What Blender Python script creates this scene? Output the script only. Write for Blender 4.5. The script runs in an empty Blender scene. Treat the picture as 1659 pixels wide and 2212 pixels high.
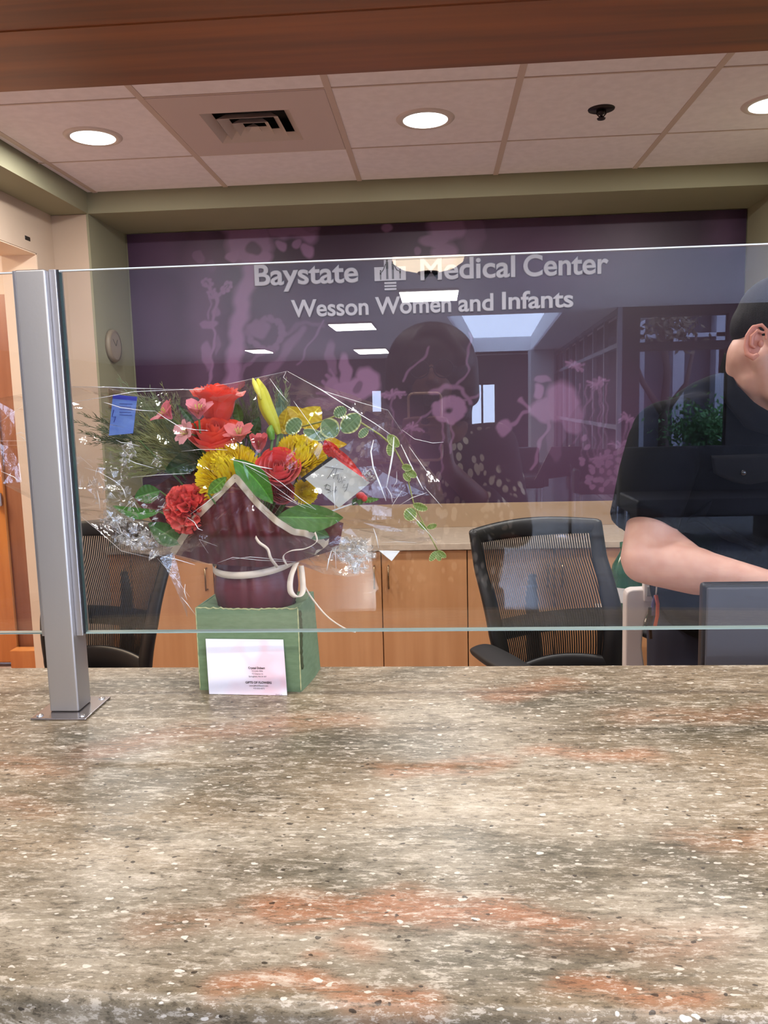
import bpy, bmesh, math, random
import numpy as np
from mathutils import Vector, Matrix

# ------------------------------------------------------------------ scene, camera, light
S = bpy.context.scene
COL = S.collection
PI = math.pi
W, H, F = 1659.0, 2212.0, 1740.7
YAW, PITCH, ROLL = math.radians(3.884), math.radians(7.412), math.radians(-1.476)
ZC = 1.449                                   # lens height; the counter top lies .379 below it
_f = Vector((-math.sin(YAW)*math.cos(PITCH), math.cos(YAW)*math.cos(PITCH), -math.sin(PITCH)))
_r0 = Vector((math.cos(YAW), math.sin(YAW), 0)); _u0 = _r0.cross(_f)
_r = math.cos(ROLL)*_r0 + math.sin(ROLL)*_u0
_u = -math.sin(ROLL)*_r0 + math.cos(ROLL)*_u0
cam_d = bpy.data.cameras.new('camera'); cam = bpy.data.objects.new('camera', cam_d); COL.objects.link(cam)
cam.matrix_world = Matrix(((_r.x, _u.x, -_f.x, 0), (_r.y, _u.y, -_f.y, 0), (_r.z, _u.z, -_f.z, ZC), (0, 0, 0, 1)))
cam_d.sensor_fit = 'VERTICAL'; cam_d.sensor_height = 24; cam_d.lens = 24*F/H
cam_d.clip_start = 0.005; cam_d.clip_end = 200
S.camera = cam

def P(x, y, Y):
    """the point of the place that lies at depth Y on the sight line of photo pixel x, y"""
    x = float(x); y = float(y); Y = float(Y)
    d = _f + (x-W/2)/F*_r - (y-H/2)/F*_u
    t = Y/d.y
    return Vector((d.x*t, Y, ZC+d.z*t))

S.view_settings.view_transform = 'Standard'; S.view_settings.look = 'None'
S.view_settings.gamma = 1; S.view_settings.use_curve_mapping = False
S.view_settings.exposure = 0.0
try:
    S.cycles.transparent_max_bounces = 32; S.cycles.max_bounces = 8
    S.cycles.sample_clamp_indirect = 6; S.cycles.caustics_reflective = False; S.cycles.caustics_refractive = False
    S.cycles.use_denoising = True
except Exception:
    pass

wd = bpy.data.worlds.new('sky'); S.world = wd; wd.use_nodes = True
bg = wd.node_tree.nodes['Background']
bg.inputs[0].default_value = (0.55, 0.68, 1.0, 1); bg.inputs[1].default_value = 9

def area(name, loc, size, power, col=(1, 1, 1), size_y=None, rot=(0, 0, 0), disk=False, spread=None):
    d = bpy.data.lights.new(name, 'AREA'); o = bpy.data.objects.new(name, d); COL.objects.link(o)
    d.shape = 'DISK' if disk else ('RECTANGLE' if size_y else 'SQUARE')
    d.size = size
    if size_y: d.size_y = size_y
    d.energy = power; d.color = col; o.location = loc; o.rotation_euler = rot
    if spread: d.spread = spread
    return o

ZCEIL = ZC+1.008; ZCT = ZC-0.379; ZLOB = ZC+1.22
WARM = (1.0, 0.83, 0.70); NEUT = (1.0, 0.955, 0.92)
# downlights of the reception (their lens things are built further down)
DOWN = [(-1.236, 3.026), (-0.022, 3.014), (1.182, 3.034)]
for i, (x, y) in enumerate(DOWN):
    area('downlight_lamp', (x, y, ZCEIL-0.012), 0.15, 15, NEUT, disk=True)
# recessed lamps of the lobby above the visitor side of the counter
FRONT = [(-0.95, 0.10), (-0.30, 0.16), (0.40, 0.16), (1.05, 0.10), (-0.75, -1.1), (0.75, -1.1)]
for i, (x, y) in enumerate(FRONT):
    area('lobby_downlight_lamp', (x, y, ZLOB-0.01), 0.11, 9.5 if i < 4 else 20, NEUT, disk=True)
# lobby panel lamps
LPAN = [(-0.06, 9.1, .62, .8), (-1.22, 12.2, .62, .95), (-1.36, 17.6, .66, 1.4), (-3.6, 16.6, .4, .9)]
for i, (x, yv, sx, sy) in enumerate(LPAN):
    area('panel_lamp', (x, 1.958-yv, ZLOB-0.03), sx, 460, (1, .97, .92), size_y=sy)
for x in (-1.0, 0.3, 1.4):  # added lamps out of view that brighten the reception
    area('unseen_fill_lamp', (x, 1.80, ZCEIL-0.012), 0.15, 9, NEUT, disk=True)
# warm room seen through the left doorway
area('side_room_lamp', (-2.9, 3.5, 2.5), 0.5, 62, (1.0, 0.80, 0.58))

random.seed(7); np.random.seed(7)

# ------------------------------------------------------------------ materials
def lin(c):
    return tuple(((v/255/12.92) if v/255 <= .04045 else ((v/255+.055)/1.055)**2.4) for v in c)
MATS = {}
def mat(name, rgb=(200, 200, 200), rough=.5, metal=0, noise=None, bump=None, coat=0, sub=0, spec=.5, trans=0, attr=False, sheen=0, emit=None):
    """noise=(scale, rgb2, (sx,sy,sz)), bump=(scale, strength)"""
    if name in MATS: return MATS[name]
    m = bpy.data.materials.new(name); m.use_nodes = True; n = m.node_tree.nodes; l = m.node_tree.links
    b = n['Principled BSDF']; c = lin(rgb)
    b.inputs['Base Color'].default_value = (*c, 1); b.inputs['Roughness'].default_value = rough
    b.inputs['Metallic'].default_value = metal; b.inputs['Specular IOR Level'].default_value = spec
    b.inputs['Coat Weight'].default_value = coat; b.inputs['Coat Roughness'].default_value = .08
    if sub:
        b.inputs['Subsurface Weight'].default_value = sub; b.inputs['Subsurface Radius'].default_value = (.01, .004, .003)
        b.inputs['Subsurface Scale'].default_value = 1
    if sheen: b.inputs['Sheen Weight'].default_value = sheen
    if emit:
        b.inputs['Emission Color'].default_value = (*lin(emit[0]), 1); b.inputs['Emission Strength'].default_value = emit[1]
    tc = n.new('ShaderNodeTexCoord')
    if attr:
        a = n.new('ShaderNodeAttribute'); a.attribute_name = 'Col'
        l.new(a.outputs['Color'], b.inputs['Base Color'])
    if noise:
        mp = n.new('ShaderNodeMapping'); l.new(tc.outputs['Object'], mp.inputs[0]); mp.inputs['Scale'].default_value = noise[2] if len(noise) > 2 else (1, 1, 1)
        t = n.new('ShaderNodeTexNoise'); t.inputs['Scale'].default_value = noise[0]; t.inputs['Detail'].default_value = 6
        l.new(mp.outputs[0], t.inputs['Vector'])
        mx = n.new('ShaderNodeMix'); mx.data_type = 'RGBA'
        rp = n.new('ShaderNodeMapRange'); rp.inputs[1].default_value = .35; rp.inputs[2].default_value = .65
        l.new(t.outputs[0], rp.inputs[0]); l.new(rp.outputs[0], mx.inputs[0])
        mx.inputs[6].default_value = (*c, 1); mx.inputs[7].default_value = (*lin(noise[1]), 1)
        if attr:
            mx.blend_type = 'MULTIPLY'; l.new(a.outputs['Color'], mx.inputs[6])
        l.new(mx.outputs[2], b.inputs['Base Color'])
    if bump:
        t2 = n.new('ShaderNodeTexNoise'); t2.inputs['Scale'].default_value = bump[0]; t2.inputs['Detail'].default_value = 3
        l.new(tc.outputs['Object'], t2.inputs['Vector'])
        bp = n.new('ShaderNodeBump'); bp.inputs['Strength'].default_value = bump[1]; bp.inputs['Distance'].default_value = .002
        l.new(t2.outputs[0], bp.inputs['Height']); l.new(bp.outputs[0], b.inputs['Normal'])
    if trans:
        # thin petals and leaves let a little light through
        out = n['Material Output']; ts = n.new('ShaderNodeBsdfTranslucent'); ms = n.new('ShaderNodeMixShader')
        src = b.inputs['Base Color'].links[0].from_socket if b.inputs['Base Color'].links else None
        if src: l.new(src, ts.inputs[0])
        else: ts.inputs[0].default_value = (*c, 1)
        ms.inputs[0].default_value = trans
        l.new(b.outputs[0], ms.inputs[1]); l.new(ts.outputs[0], ms.inputs[2]); l.new(ms.outputs[0], out.inputs[0])
    MATS[name] = m
    return m

def emis(name, rgb, strength):
    if name in MATS: return MATS[name]
    m = bpy.data.materials.new(name); m.use_nodes = True; n = m.node_tree.nodes; l = m.node_tree.links
    e = n.new('ShaderNodeEmission'); e.inputs[0].default_value = (*lin(rgb), 1); e.inputs[1].default_value = strength
    l.new(e.outputs[0], n['Material Output'].inputs[0]); MATS[name] = m
    return m

def clear(name, tint=(1, 1, 1), f0=.06, rough=0.0, bump=None, haze=0, gtint=(1, 1, 1)):
    """thin clear sheet: see-through with a Fresnel mirror on each face"""
    if name in MATS: return MATS[name]
    m = bpy.data.materials.new(name); m.use_nodes = True; n = m.node_tree.nodes; l = m.node_tree.links
    n.remove(n['Principled BSDF'])
    tr = n.new('ShaderNodeBsdfTransparent'); tr.inputs[0].default_value = (*tint, 1)
    gl = n.new('ShaderNodeBsdfGlossy'); gl.inputs['Roughness'].default_value = rough; gl.inputs[0].default_value = (*gtint, 1)
    ge = n.new('ShaderNodeNewGeometry'); dt = n.new('ShaderNodeVectorMath'); dt.operation = 'DOT_PRODUCT'
    ab = n.new('ShaderNodeMath'); ab.operation = 'ABSOLUTE'; om = n.new('ShaderNodeMath'); om.operation = 'SUBTRACT'; om.inputs[0].default_value = 1
    pw = n.new('ShaderNodeMath'); pw.operation = 'POWER'; pw.inputs[1].default_value = 5
    ma = n.new('ShaderNodeMath'); ma.operation = 'MULTIPLY_ADD'; ma.inputs[1].default_value = 1-f0; ma.inputs[2].default_value = f0
    l.new(ge.outputs['Incoming'], dt.inputs[0])
    if bump:
        tc = n.new('ShaderNodeTexCoord'); t2 = n.new('ShaderNodeTexNoise'); t2.inputs['Scale'].default_value = bump[0]; t2.inputs['Detail'].default_value = 4
        l.new(tc.outputs['Object'], t2.inputs['Vector'])
        bp = n.new('ShaderNodeBump'); bp.inputs['Strength'].default_value = bump[1]; bp.inputs['Distance'].default_value = .004
        l.new(t2.outputs[0], bp.inputs['Height']); l.new(bp.outputs[0], gl.inputs['Normal']); l.new(bp.outputs[0], dt.inputs[1])
    else:
        l.new(ge.outputs['Normal'], dt.inputs[1])
    l.new(dt.outputs['Value'], ab.inputs[0]); l.new(ab.outputs[0], om.inputs[1]); l.new(om.outputs[0], pw.inputs[0]); l.new(pw.outputs[0], ma.inputs[0])
    mx = n.new('ShaderNodeMixShader'); l.new(ma.outputs[0], mx.inputs[0]); l.new(tr.outputs[0], mx.inputs[1]); l.new(gl.outputs[0], mx.inputs[2])
    last = mx
    if haze:
        df = n.new('ShaderNodeBsdfDiffuse'); df.inputs[0].default_value = (.9, .9, .9, 1)
        m2 = n.new('ShaderNodeMixShader'); m2.inputs[0].default_value = haze
        l.new(mx.outputs[0], m2.inputs[1]); l.new(df.outputs[0], m2.inputs[2]); last = m2
    l.new(last.outputs[0], n['Material Output'].inputs[0]); MATS[name] = m
    return m

# ------------------------------------------------------------------ mesh helpers
class MB:
    def __init__(s): s.v = []; s.f = []; s.c = []
    def add(s, vs, fs, col=None):
        o = len(s.v); s.v += [Vector(v) for v in vs]; s.f += [tuple(i+o for i in f) for f in fs]
        if col is not None and not isinstance(col, list): col = [col]*len(vs)
        s.c += col if col is not None else [None]*len(vs)
    def box(s, a, b, col=None):
        x0, y0, z0 = a; x1, y1, z1 = b
        s.add([(x0, y0, z0), (x1, y0, z0), (x1, y1, z0), (x0, y1, z0), (x0, y0, z1), (x1, y0, z1), (x1, y1, z1), (x0, y1, z1)],
              [(0, 3, 2, 1), (4, 5, 6, 7), (0, 1, 5, 4), (1, 2, 6, 5), (2, 3, 7, 6), (3, 0, 4, 7)], col)
        return s
    def quad(s, *p, col=None): s.add(p, [(0, 1, 2, 3)], col); return s
    def tube(s, pts, r, n=8, caps=True, col=None, flat=1.0):
        pts = [Vector(p) for p in pts]; m = len(pts)
        rs = r if isinstance(r, (list, tuple)) else [r]*m
        vs = []; up = None
        for i, p in enumerate(pts):
            t = (pts[min(i+1, m-1)]-pts[max(i-1, 0)])
            if t.length < 1e-9: t = Vector((0, 0, 1))
            t.normalize()
            if up is None: up = Vector((0, 0, 1)) if abs(t.z) < .9 else Vector((0, 1, 0))
            a = t.cross(up)
            if a.length < 1e-5: a = t.cross(Vector((1, 0, 0)))
            a.normalize(); b = a.cross(t).normalized(); up = b
            for k in range(n):
                q = 2*PI*k/n; vs.append(p+a*math.cos(q)*rs[i]+b*math.sin(q)*rs[i]*flat)
        fs = [(i*n+k, i*n+(k+1) % n, (i+1)*n+(k+1) % n, (i+1)*n+k) for i in range(m-1) for k in range(n)]
        if caps: fs += [tuple(reversed(range(n))), tuple(range((m-1)*n, m*n))]
        s.add(vs, fs, col); return s
    def lathe(s, prof, c=(0, 0, 0), n=32, axis='Z', col=None, sy=1):
        vs = []
        for r, z in prof:
            for k in range(n):
                q = 2*PI*k/n; x, y = r*math.cos(q), r*math.sin(q)*sy
                v = (x, y, z) if axis == 'Z' else ((x, z, y) if axis == 'Y' else (z, x, y))
                vs.append(Vector(c)+Vector(v))
        m = len(prof); fs = [(i*n+k, i*n+(k+1) % n, (i+1)*n+(k+1) % n, (i+1)*n+k) for i in range(m-1) for k in range(n)]
        s.add(vs, fs, col); return s
    def grid(s, fn, nu, nv, col=None):
        vs = []; cs = []
        for j in range(nv+1):
            for i in range(nu+1):
                vs.append(fn(i/nu, j/nv))
                if callable(col): cs.append(col(i/nu, j/nv))
        fs = [(j*(nu+1)+i, j*(nu+1)+i+1, (j+1)*(nu+1)+i+1, (j+1)*(nu+1)+i) for j in range(nv) for i in range(nu)]
        s.add(vs, fs, cs if callable(col) else col); return s
    def ell(s, c, r, rot=None, n=16, m=10, col=None):
        vs = [];
        for j in range(m+1):
            ph = PI*j/m
            for k in range(n):
                q = 2*PI*k/n; v = Vector((math.sin(ph)*math.cos(q)*r[0], math.sin(ph)*math.sin(q)*r[1], math.cos(ph)*r[2]))
                if rot: v = rot @ v
                vs.append(Vector(c)+v)
        fs = [(j*n+k, j*n+(k+1) % n, (j+1)*n+(k+1) % n, (j+1)*n+k) for j in range(m) for k in range(n)]
        s.add(vs, fs, col); return s
    def cap(s, a, b, ra, rb, n=12, flat=1.0, up=None):
        """closed tapered limb with round ends"""
        a, b = Vector(a), Vector(b); d = (b-a).normalized(); pts = []; rs = []
        for t in (.05, .4, .75): pts.append(a-d*ra*(1-t)*.95); rs.append(ra*math.sqrt(max(0.02, 1-(1-t)**2)))
        for t in (0, .25, .5, .75, 1): pts.append(a.lerp(b, t)); rs.append(ra+(rb-ra)*t)
        for t in (.75, .4, .05): pts.append(b+d*rb*(1-t)*.95); rs.append(rb*math.sqrt(max(0.02, 1-(1-t)**2)))
        s.tube(pts, rs, n, True, flat=flat); return s
    def build(s, name, m, parent=None, smooth=False, bevel=0, weld=False, label=None, subd=0, solid=0):
        off = Vector(parent.get('_base', (0, 0, 0))) if parent is not None else Vector((0, 0, 0))
        me = bpy.data.meshes.new(name)
        me.from_pydata([tuple(v-off) for v in s.v], [], s.f)
        if any(c is not None for c in s.c):
            at = me.color_attributes.new('Col', 'FLOAT_COLOR', 'POINT')
            arr = np.array([(*c, 1) if c is not None else (1, 1, 1, 1) for c in s.c], dtype=np.float32).ravel()
            at.data.foreach_set('color', arr)
        for mm in (m if isinstance(m, list) else [m]): me.materials.append(mm)
        bm = bmesh.new(); bm.from_mesh(me)
        if weld: bmesh.ops.remove_doubles(bm, verts=bm.verts, dist=1e-5)
        bmesh.ops.recalc_face_normals(bm, faces=bm.faces)
        for f in bm.faces: f.smooth = smooth
        bm.to_mesh(me); bm.free()
        o = bpy.data.objects.new(name, me); COL.objects.link(o)
        if parent is not None:
            o.parent = parent
            if parent.get('_base') is not None: o['_base'] = tuple(off)
        if bevel:
            b = o.modifiers.new('b', 'BEVEL'); b.width = bevel; b.segments = 2; b.limit_method = 'ANGLE'
            w = o.modifiers.new('n', 'WEIGHTED_NORMAL')
            for f in me.polygons: f.use_smooth = True
        if solid: q = o.modifiers.new('s', 'SOLIDIFY'); q.thickness = solid; q.offset = 0
        if subd: q = o.modifiers.new('u', 'SUBSURF'); q.levels = subd; q.render_levels = subd
        if label: o['label'] = label
        return o

def tag(o, label, cat, group=None):
    o['label'] = label; o['category'] = cat
    if group: o['group'] = group
    return o
def struct(o): o['kind'] = 'structure'; return o
def thing(name, base, label, cat, group=None):
    o = bpy.data.objects.new(name, None); COL.objects.link(o); o.location = base; o['_base'] = tuple(base)
    o.empty_display_size = .05
    return tag(o, label, cat, group)
def box(name, a, b, m, parent=None, bevel=0, label=None): return MB().box(a, b).build(name, m, parent, bevel=bevel, label=label)
def remesh(o, vox, sm=6, fac=.5):
    r = o.modifiers.new('r', 'REMESH'); r.mode = 'VOXEL'; r.voxel_size = vox; r.use_smooth_shade = True
    q = o.modifiers.new('q', 'SMOOTH'); q.iterations = sm; q.factor = fac
    return o
def basis(ax, tw=0):
    z = Vector(ax).normalized(); h = Vector((0, 0, 1)) if abs(z.z) < .95 else Vector((1, 0, 0))
    x = h.cross(z).normalized(); y = z.cross(x)
    m = Matrix((x, y, z)).transposed()
    return m @ Matrix.Rotation(tw, 3, 'Z')

# ------------------------------------------------------------------ room shell
M_green = mat('green paint', (150, 148, 122), .8, noise=(2, (144, 142, 116)), bump=(180, .12))
M_beige = mat('beige paint', (196, 176, 156), .8, noise=(2, (188, 168, 148)), bump=(180, .12))
M_cream = mat('cream paint', (235, 214, 190), .7)
M_tile = mat('ceiling tile', (240, 232, 240), .9, noise=(30, (233, 225, 233)), bump=(260, .25))
M_tbar = mat('ceiling grid', (206, 186, 178), .5)
XL, YN, YM = -1.585, 3.76, 4.21
ZS = ZC+.917
# ceiling of the reception: tiles set in a grid of T bars
mb = MB()
xs = [-1.585, -1.544, -.937, -.327, .279, .884, 1.49, 2.097, 2.6]; ys = [1.44, 1.478, 2.087, 2.696, 3.306, YN]
for i in range(len(xs)-1):
    for j in range(len(ys)-1):
        if i == 2 and j == 3: continue
        x0, x1, y0, y1 = xs[i]+.006, xs[i+1]-.006, ys[j]+.006, ys[j+1]-.006
        if x1 > x0 and y1 > y0: mb.box((x0, y0, ZCEIL+.001), (x1, y1, ZCEIL+.02))
mb.box((-1.6, 1.4, ZCEIL+.08), (2.6, YN+.02, ZCEIL+.12))
ceil = struct(mb.build('ceiling', M_tile, bevel=.002))
mb = MB()
for x in xs[1:-1]: mb.box((x-.011, 1.44, ZCEIL-.001), (x+.011, YN, ZCEIL+.004))
for y in ys[1:-1]: mb.box((-1.585, y-.004, ZCEIL), (2.6, y+.004, ZCEIL+.003))
struct(mb.build('ceiling_grid', M_tbar, ceil))
# soffits
struct(box('wall_back_soffit', (XL, YN, ZS), (2.6, YM+.1, ZCEIL+.06), M_green))
struct(box('wall_left_soffit', (-1.90, 1.42, ZS), (XL, YN+.6, ZCEIL+.06), M_green))
struct(box('wall_back', (XL-.1, YM, 0), (2.6, YM+.1, ZS), M_green))
struct(MB().box((XL-.01, YN, 0), (XL, YM, ZS)).build('wall_niche_left', M_green))
struct(box('wall_niche_right', (1.533, 2.9, 0), (1.62, YM, ZS), M_green))
struct(box('wall_left_return', (-1.764, YN, 0), (XL-.01, YN+.1, ZS), M_beige, bevel=.004))
# left wall with the doorway: far pier, header, near part
struct(MB().box((-1.92, 3.60, 0), (-1.762, YN+.1, ZS)).box((-1.92, 2.55, ZC+.717), (-1.762, 3.60, ZS)).box((-1.92, 1.42, 0), (-1.762, 2.55, ZS)).build('wall_left', M_beige))
struct(MB().box((-1.925, 3.594, 0), (-1.765, 3.60, ZC+.717)).box((-1.925, 2.55, ZC+.712), (-1.765, 3.60, ZC+.717)).build('door_1', M_cream))
tag(box('door_sensor', (-1.768, 3.50, ZC+.758), (-1.760, 3.545, ZC+.776), mat('black plastic', (22, 20, 20), .5), bevel=.002), 'tiny black rectangular sensor above the lit doorway', 'sensor')
# right end wall of the reception, outside the frame
struct(box('wall_right', (2.6, 1.0, 0), (2.7, YM+.1, ZCEIL+.1), M_green))
# floors
M_floor = mat('grey lobby floor', (118, 126, 138), .22, noise=(6, (104, 112, 124)), coat=.3)
struct(box('floor', (-8, -19, -.05), (5.5, 1.0, 0), M_floor))
struct(box('floor_reception', (-5, 1.0, -.05), (5.5, 6.2, 0), mat('pinkish carpet', (176, 156, 146), .95, noise=(60, (164, 144, 134)))))
# side room behind the doorway
struct(box('wall_side_room', (-5, 4.75, 0), (-1.92, 4.85, 2.7), mat('lit cream wall', (228, 205, 178), .8)))
struct(box('wall_side_left', (-5.1, 1.4, 0), (-5, 4.85, 2.7), M_cream))
struct(box('wall_side_near', (-5, 1.35, 0), (-1.92, 1.45, 2.7), M_cream))
struct(box('ceiling_side_room', (-5.1, 1.35, 2.7), (-1.92, 4.85, 2.75), M_cream))
M_wood = mat('orange maple veneer', (196, 128, 66), .38, noise=(3, (178, 108, 50), (6, 6, .6)), coat=.25)
M_wdk = mat('brown wood door', (146, 98, 74), .42, noise=(3, (126, 78, 56), (5, 5, .5)))
dr = thing('door', (-2.55, 4.42, 0), 'brown and orange wooden door with steel pull standing in the lit side room', 'door')
box('door_leaf', (-3.1, 4.42, .02), (-2.36, 4.46, 2.12), M_wdk, dr, .002, 'dark brown wood panel')
box('facing_panel', (-3.3, 4.395, .03), (-2.458, 4.42, 2.10), M_wood, dr, .002, 'lighter orange wood panel')
MB().box((-2.49, 4.365, ZC-.50), (-2.462, 4.385, ZC-.425)).box((-2.484, 4.384, ZC-.495), (-2.468, 4.397, ZC-.43)).build('pull_handle', mat('satin steel', (170, 168, 165), .3, 1), dr, bevel=.003)
tag(box('wood_block', (-2.455, 4.31, .0), (-2.24, 4.39, .125), M_wood, bevel=.004), 'orange wood plinth block on the pink floor beside the side room door', 'plinth')

# wooden bulkhead over the counter
def wood_mat():
    m = bpy.data.materials.new('cherry veneer'); m.use_nodes = True; n = m.node_tree.nodes; l = m.node_tree.links; b = n['Principled BSDF']
    tc = n.new('ShaderNodeTexCoord'); mp = n.new('ShaderNodeMapping'); mp.inputs['Scale'].default_value = (.5, 9, 9)
    t = n.new('ShaderNodeTexNoise'); t.inputs['Scale'].default_value = 2.5; t.inputs['Detail'].default_value = 8; t.inputs['Distortion'].default_value = .4
    l.new(tc.outputs['Object'], mp.inputs[0]); l.new(mp.outputs[0], t.inputs['Vector'])
    r = n.new('ShaderNodeValToRGB'); e = r.color_ramp.elements
    e[0].position = .32; e[0].color = (*lin((94, 42, 14)), 1); e[1].position = .68; e[1].color = (*lin((140, 70, 26)), 1)
    l.new(t.outputs[0], r.inputs[0]); l.new(r.outputs[0], b.inputs['Base Color'])
    b.inputs['Roughness'].default_value = .38; b.inputs['Coat Weight'].default_value = .3; b.inputs['Coat Roughness'].default_value = .25
    return m
struct(MB().box((-2.0, .80, ZC+.549), (2.6, 1.41, ZLOB+.05)).box((-2.0, 1.20, ZC+.5475), (2.6, 1.206, ZC+.549)).build('trim_1', wood_mat()))

# ------------------------------------------------------------------ mural with painted flowers
def strokes(X, Z, acc):
    def blob(px, py, rx, ry, s, soft=.35, ang=0):
        c = P(px, py, 4.2); k = 4.2/F; dx = (X-c.x)/(rx*k); dz = (Z-c.z)/(ry*k)
        if ang: ca, sa = math.cos(ang), math.sin(ang); dx, dz = dx*ca+dz*sa, -dx*sa+dz*ca
        d = np.sqrt(dx*dx+dz*dz); m = np.clip((1-d)/soft+.5, 0, 1)
        np.maximum(acc, m*s, out=acc) if s > 0 else np.multiply(acc, 1+m*s, out=acc)
    def line(pts, w, s, soft=.9):
        q = [P(x, y, 4.2) for x, y in pts]; k = 4.2/F; best = np.full(X.shape, 1e9)
        for a, b in zip(q, q[1:]):
            dx, dz = b.x-a.x, b.z-a.z; L = dx*dx+dz*dz+1e-12
            t = np.clip(((X-a.x)*dx+(Z-a.z)*dz)/L, 0, 1)
            best = np.minimum(best, np.hypot(X-a.x-t*dx, Z-a.z-t*dz))
        np.maximum(acc, np.clip((1-best/(w*k/2))/soft+.5, 0, 1)*s, out=acc)
    def daisy(px, py, r, s, n=13, squash=.45):
        for i in range(n):
            a = 2*PI*i/n+.2+.25*math.sin(i*7+px); q = r*(.85+.25*math.sin(i*5+py)); line([(px, py+r*.12), (px+math.cos(a)*q*.6, py+math.sin(a)*q*squash*.5-r*.06), (px+math.cos(a)*q, py+math.sin(a)*q*squash+r*.05*math.cos(i))], r*.16+1.2, s*(.8+.2*math.sin(i*3)), .9)
        blob(px, py+r*.12, r*.34, r*.2, s*.7, .8)
    return blob, line, daisy
def mural():
    x0, x1, z0, z1 = XL+.012, 1.528, ZC-.508, ZS-.004
    nx, nz = 620, 290
    xs_ = np.linspace(x0, x1, nx); zs_ = np.linspace(z0, z1, nz); X, Z = np.meshgrid(xs_, zs_)
    Xo, Zo = X, Z; X = Xo+.007*np.sin(Zo*37+Xo*11)+.004*np.sin(Zo*83-Xo*29); Z = Zo+.006*np.sin(Xo*41+Zo*17)+.003*np.sin(Xo*97)
    acc = np.zeros(X.shape); blob, line, daisy = strokes(X, Z, acc)
    # soft background bokeh
    for a in [(340, 520, 75, 70, .32), (430, 560, 60, 70, .26), (330, 640, 60, 120, .2), (440, 650, 40, 200, .30), (1110, 500, 90, 50, .18), (1200, 540, 120, 60, .22), (1340, 500, 60, 60, .14), (1560, 500, 30, 40, .2), (1020, 520, 22, 30, .35), (640, 800, 120, 160, .14), (1230, 1000, 160, 160, .25), (800, 1030, 130, 120, .5), (690, 1040, 120, 80, .42), (1330, 1020, 60, 80, .5)]:
        blob(*a, soft=1.2)
    # large blossoms along the top edge
    for a in [(538, 520, 52, 52, .85), (505, 552, 16, 12, .9), (560, 556, 28, 14, .9), (520, 490, 40, 30, .7)]: blob(*a)
    blob(545, 535, 17, 14, -.75)
    line([(590, 500), (640, 500), (672, 512)], 26, .85); line([(600, 495), (675, 490)], 22, .7)
    for a in [(608, 530, 13, 11, .9), (645, 528, 11, 9, .8), (666, 543, 15, 15, .95), (430, 553, 14, 16, .55), (455, 575, 12, 14, .4), (838, 494, 10, 9, .8), (900, 543, 8, 8, .55), (965, 486, 42, 34, .75), (940, 520, 30, 14, .72), (962, 548, 28, 22, .7), (1025, 500, 26, 30, .35)]: blob(*a)
    # broad stem and the branched plants
    line([(545, 580), (525, 640), (512, 720), (506, 790), (495, 860)], 34, .95)
    line([(452, 880), (455, 800), (462, 740), (462, 690), (466, 640), (455, 625), (449, 612)], 7, .85)
    line([(464, 670), (470, 640), (492, 622)], 6, .8); line([(452, 690), (452, 640), (458, 620)], 5, .7)
    for c in [(450, 610), (492, 622), (460, 633)]:
        for i in range(6): blob(c[0]+math.cos(i*1.05)*9, c[1]+math.sin(i*1.05)*9, 5, 5, .85)
    for a in [(455, 702, 22, 8, .8), (440, 697, 10, 6, .8), (466, 675, 9, 12, .7), (448, 770, 12, 36, .75), (452, 850, 8, 20, .7), (470, 745, 5, 20, .5)]: blob(*a)
    line([(700, 690), (672, 740), (640, 790)], 5, .55); line([(560, 830), (610, 770), (650, 715)], 20, .5); line([(600, 740), (640, 700), (700, 700)], 10, .35)
    for i in range(14): blob(575+math.cos(i*.45)*36, 722+math.sin(i*.45)*32, 9, 9, .5)
    blob(560, 712, 24, 20, .55); line([(500, 860), (530, 790), (600, 740)], 8, .45)
    # big lily-like petals
    for a in [(765, 842, 50, 24, .95, .35, .15), (793, 822, 26, 30, .95), (745, 800, 14, 34, .85, .35, .3), (722, 840, 18, 26, .85), (700, 870, 40, 14, .6), (715, 775, 12, 40, .5)]: blob(*a)
    blob(775, 838, 9, 12, -.55)
    for i in range(5): line([(735, 850), (712-i*7, 800+i*12)], 7, .7)
    # small daisies with stems
    for c in [(848, 852), (888, 925), (1290, 828), (1355, 905), (1300, 990), (1338, 960), (1240, 790)]: daisy(c[0], c[1], 24, .9)
    for l_ in [[(848, 855), (848, 890), (846, 930)], [(888, 930), (890, 970), (880, 1010)], [(955, 900), (955, 960), (950, 1060)], [(975, 900), (975, 980)], [(1290, 835), (1262, 880), (1240, 960)], [(1300, 840), (1300, 900), (1290, 990)], [(1355, 912), (1345, 990), (1340, 1060)], [(1362, 912), (1358, 1000)], [(856, 960), (910, 900), (960, 880), (1040, 850)], [(870, 820), (905, 780), (930, 750)], [(985, 840), (1010, 800), (1015, 720)]]: line(l_, 5, .5)
    for i in range(9): blob(970+math.cos(i*.7)*22, 885+math.sin(i*.7)*18, 15, 13, .85)
    blob(968, 885, 10, 8, -.3); line([(930, 850), (960, 835), (1000, 840), (1015, 870)], 10, .6)
    for a in [(1212, 870, 36, 46, .95), (1180, 885, 34, 26, .9), (1235, 905, 26, 34, .8), (1162, 845, 11, 16, .9), (1166, 875, 12, 16, .8), (1175, 820, 18, 8, .7), (1090, 925, 15, 20, .85), (1200, 940, 20, 60, .45)]: blob(*a)
    line([(1080, 935), (1130, 895), (1165, 880), (1190, 900), (1160, 980), (1150, 1010)], 8, .8); line([(1125, 865), (1165, 900), (1180, 910)], 9, .8)
    for i in range(60):
        blob(random.gauss(1325, 34), random.gauss(1010, 26), 7, 7, .8)
    for i in range(5): line([(1255+i*14, 830), (1245+i*16, 900), (1262+i*12, 990)], 4, .45)
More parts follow.
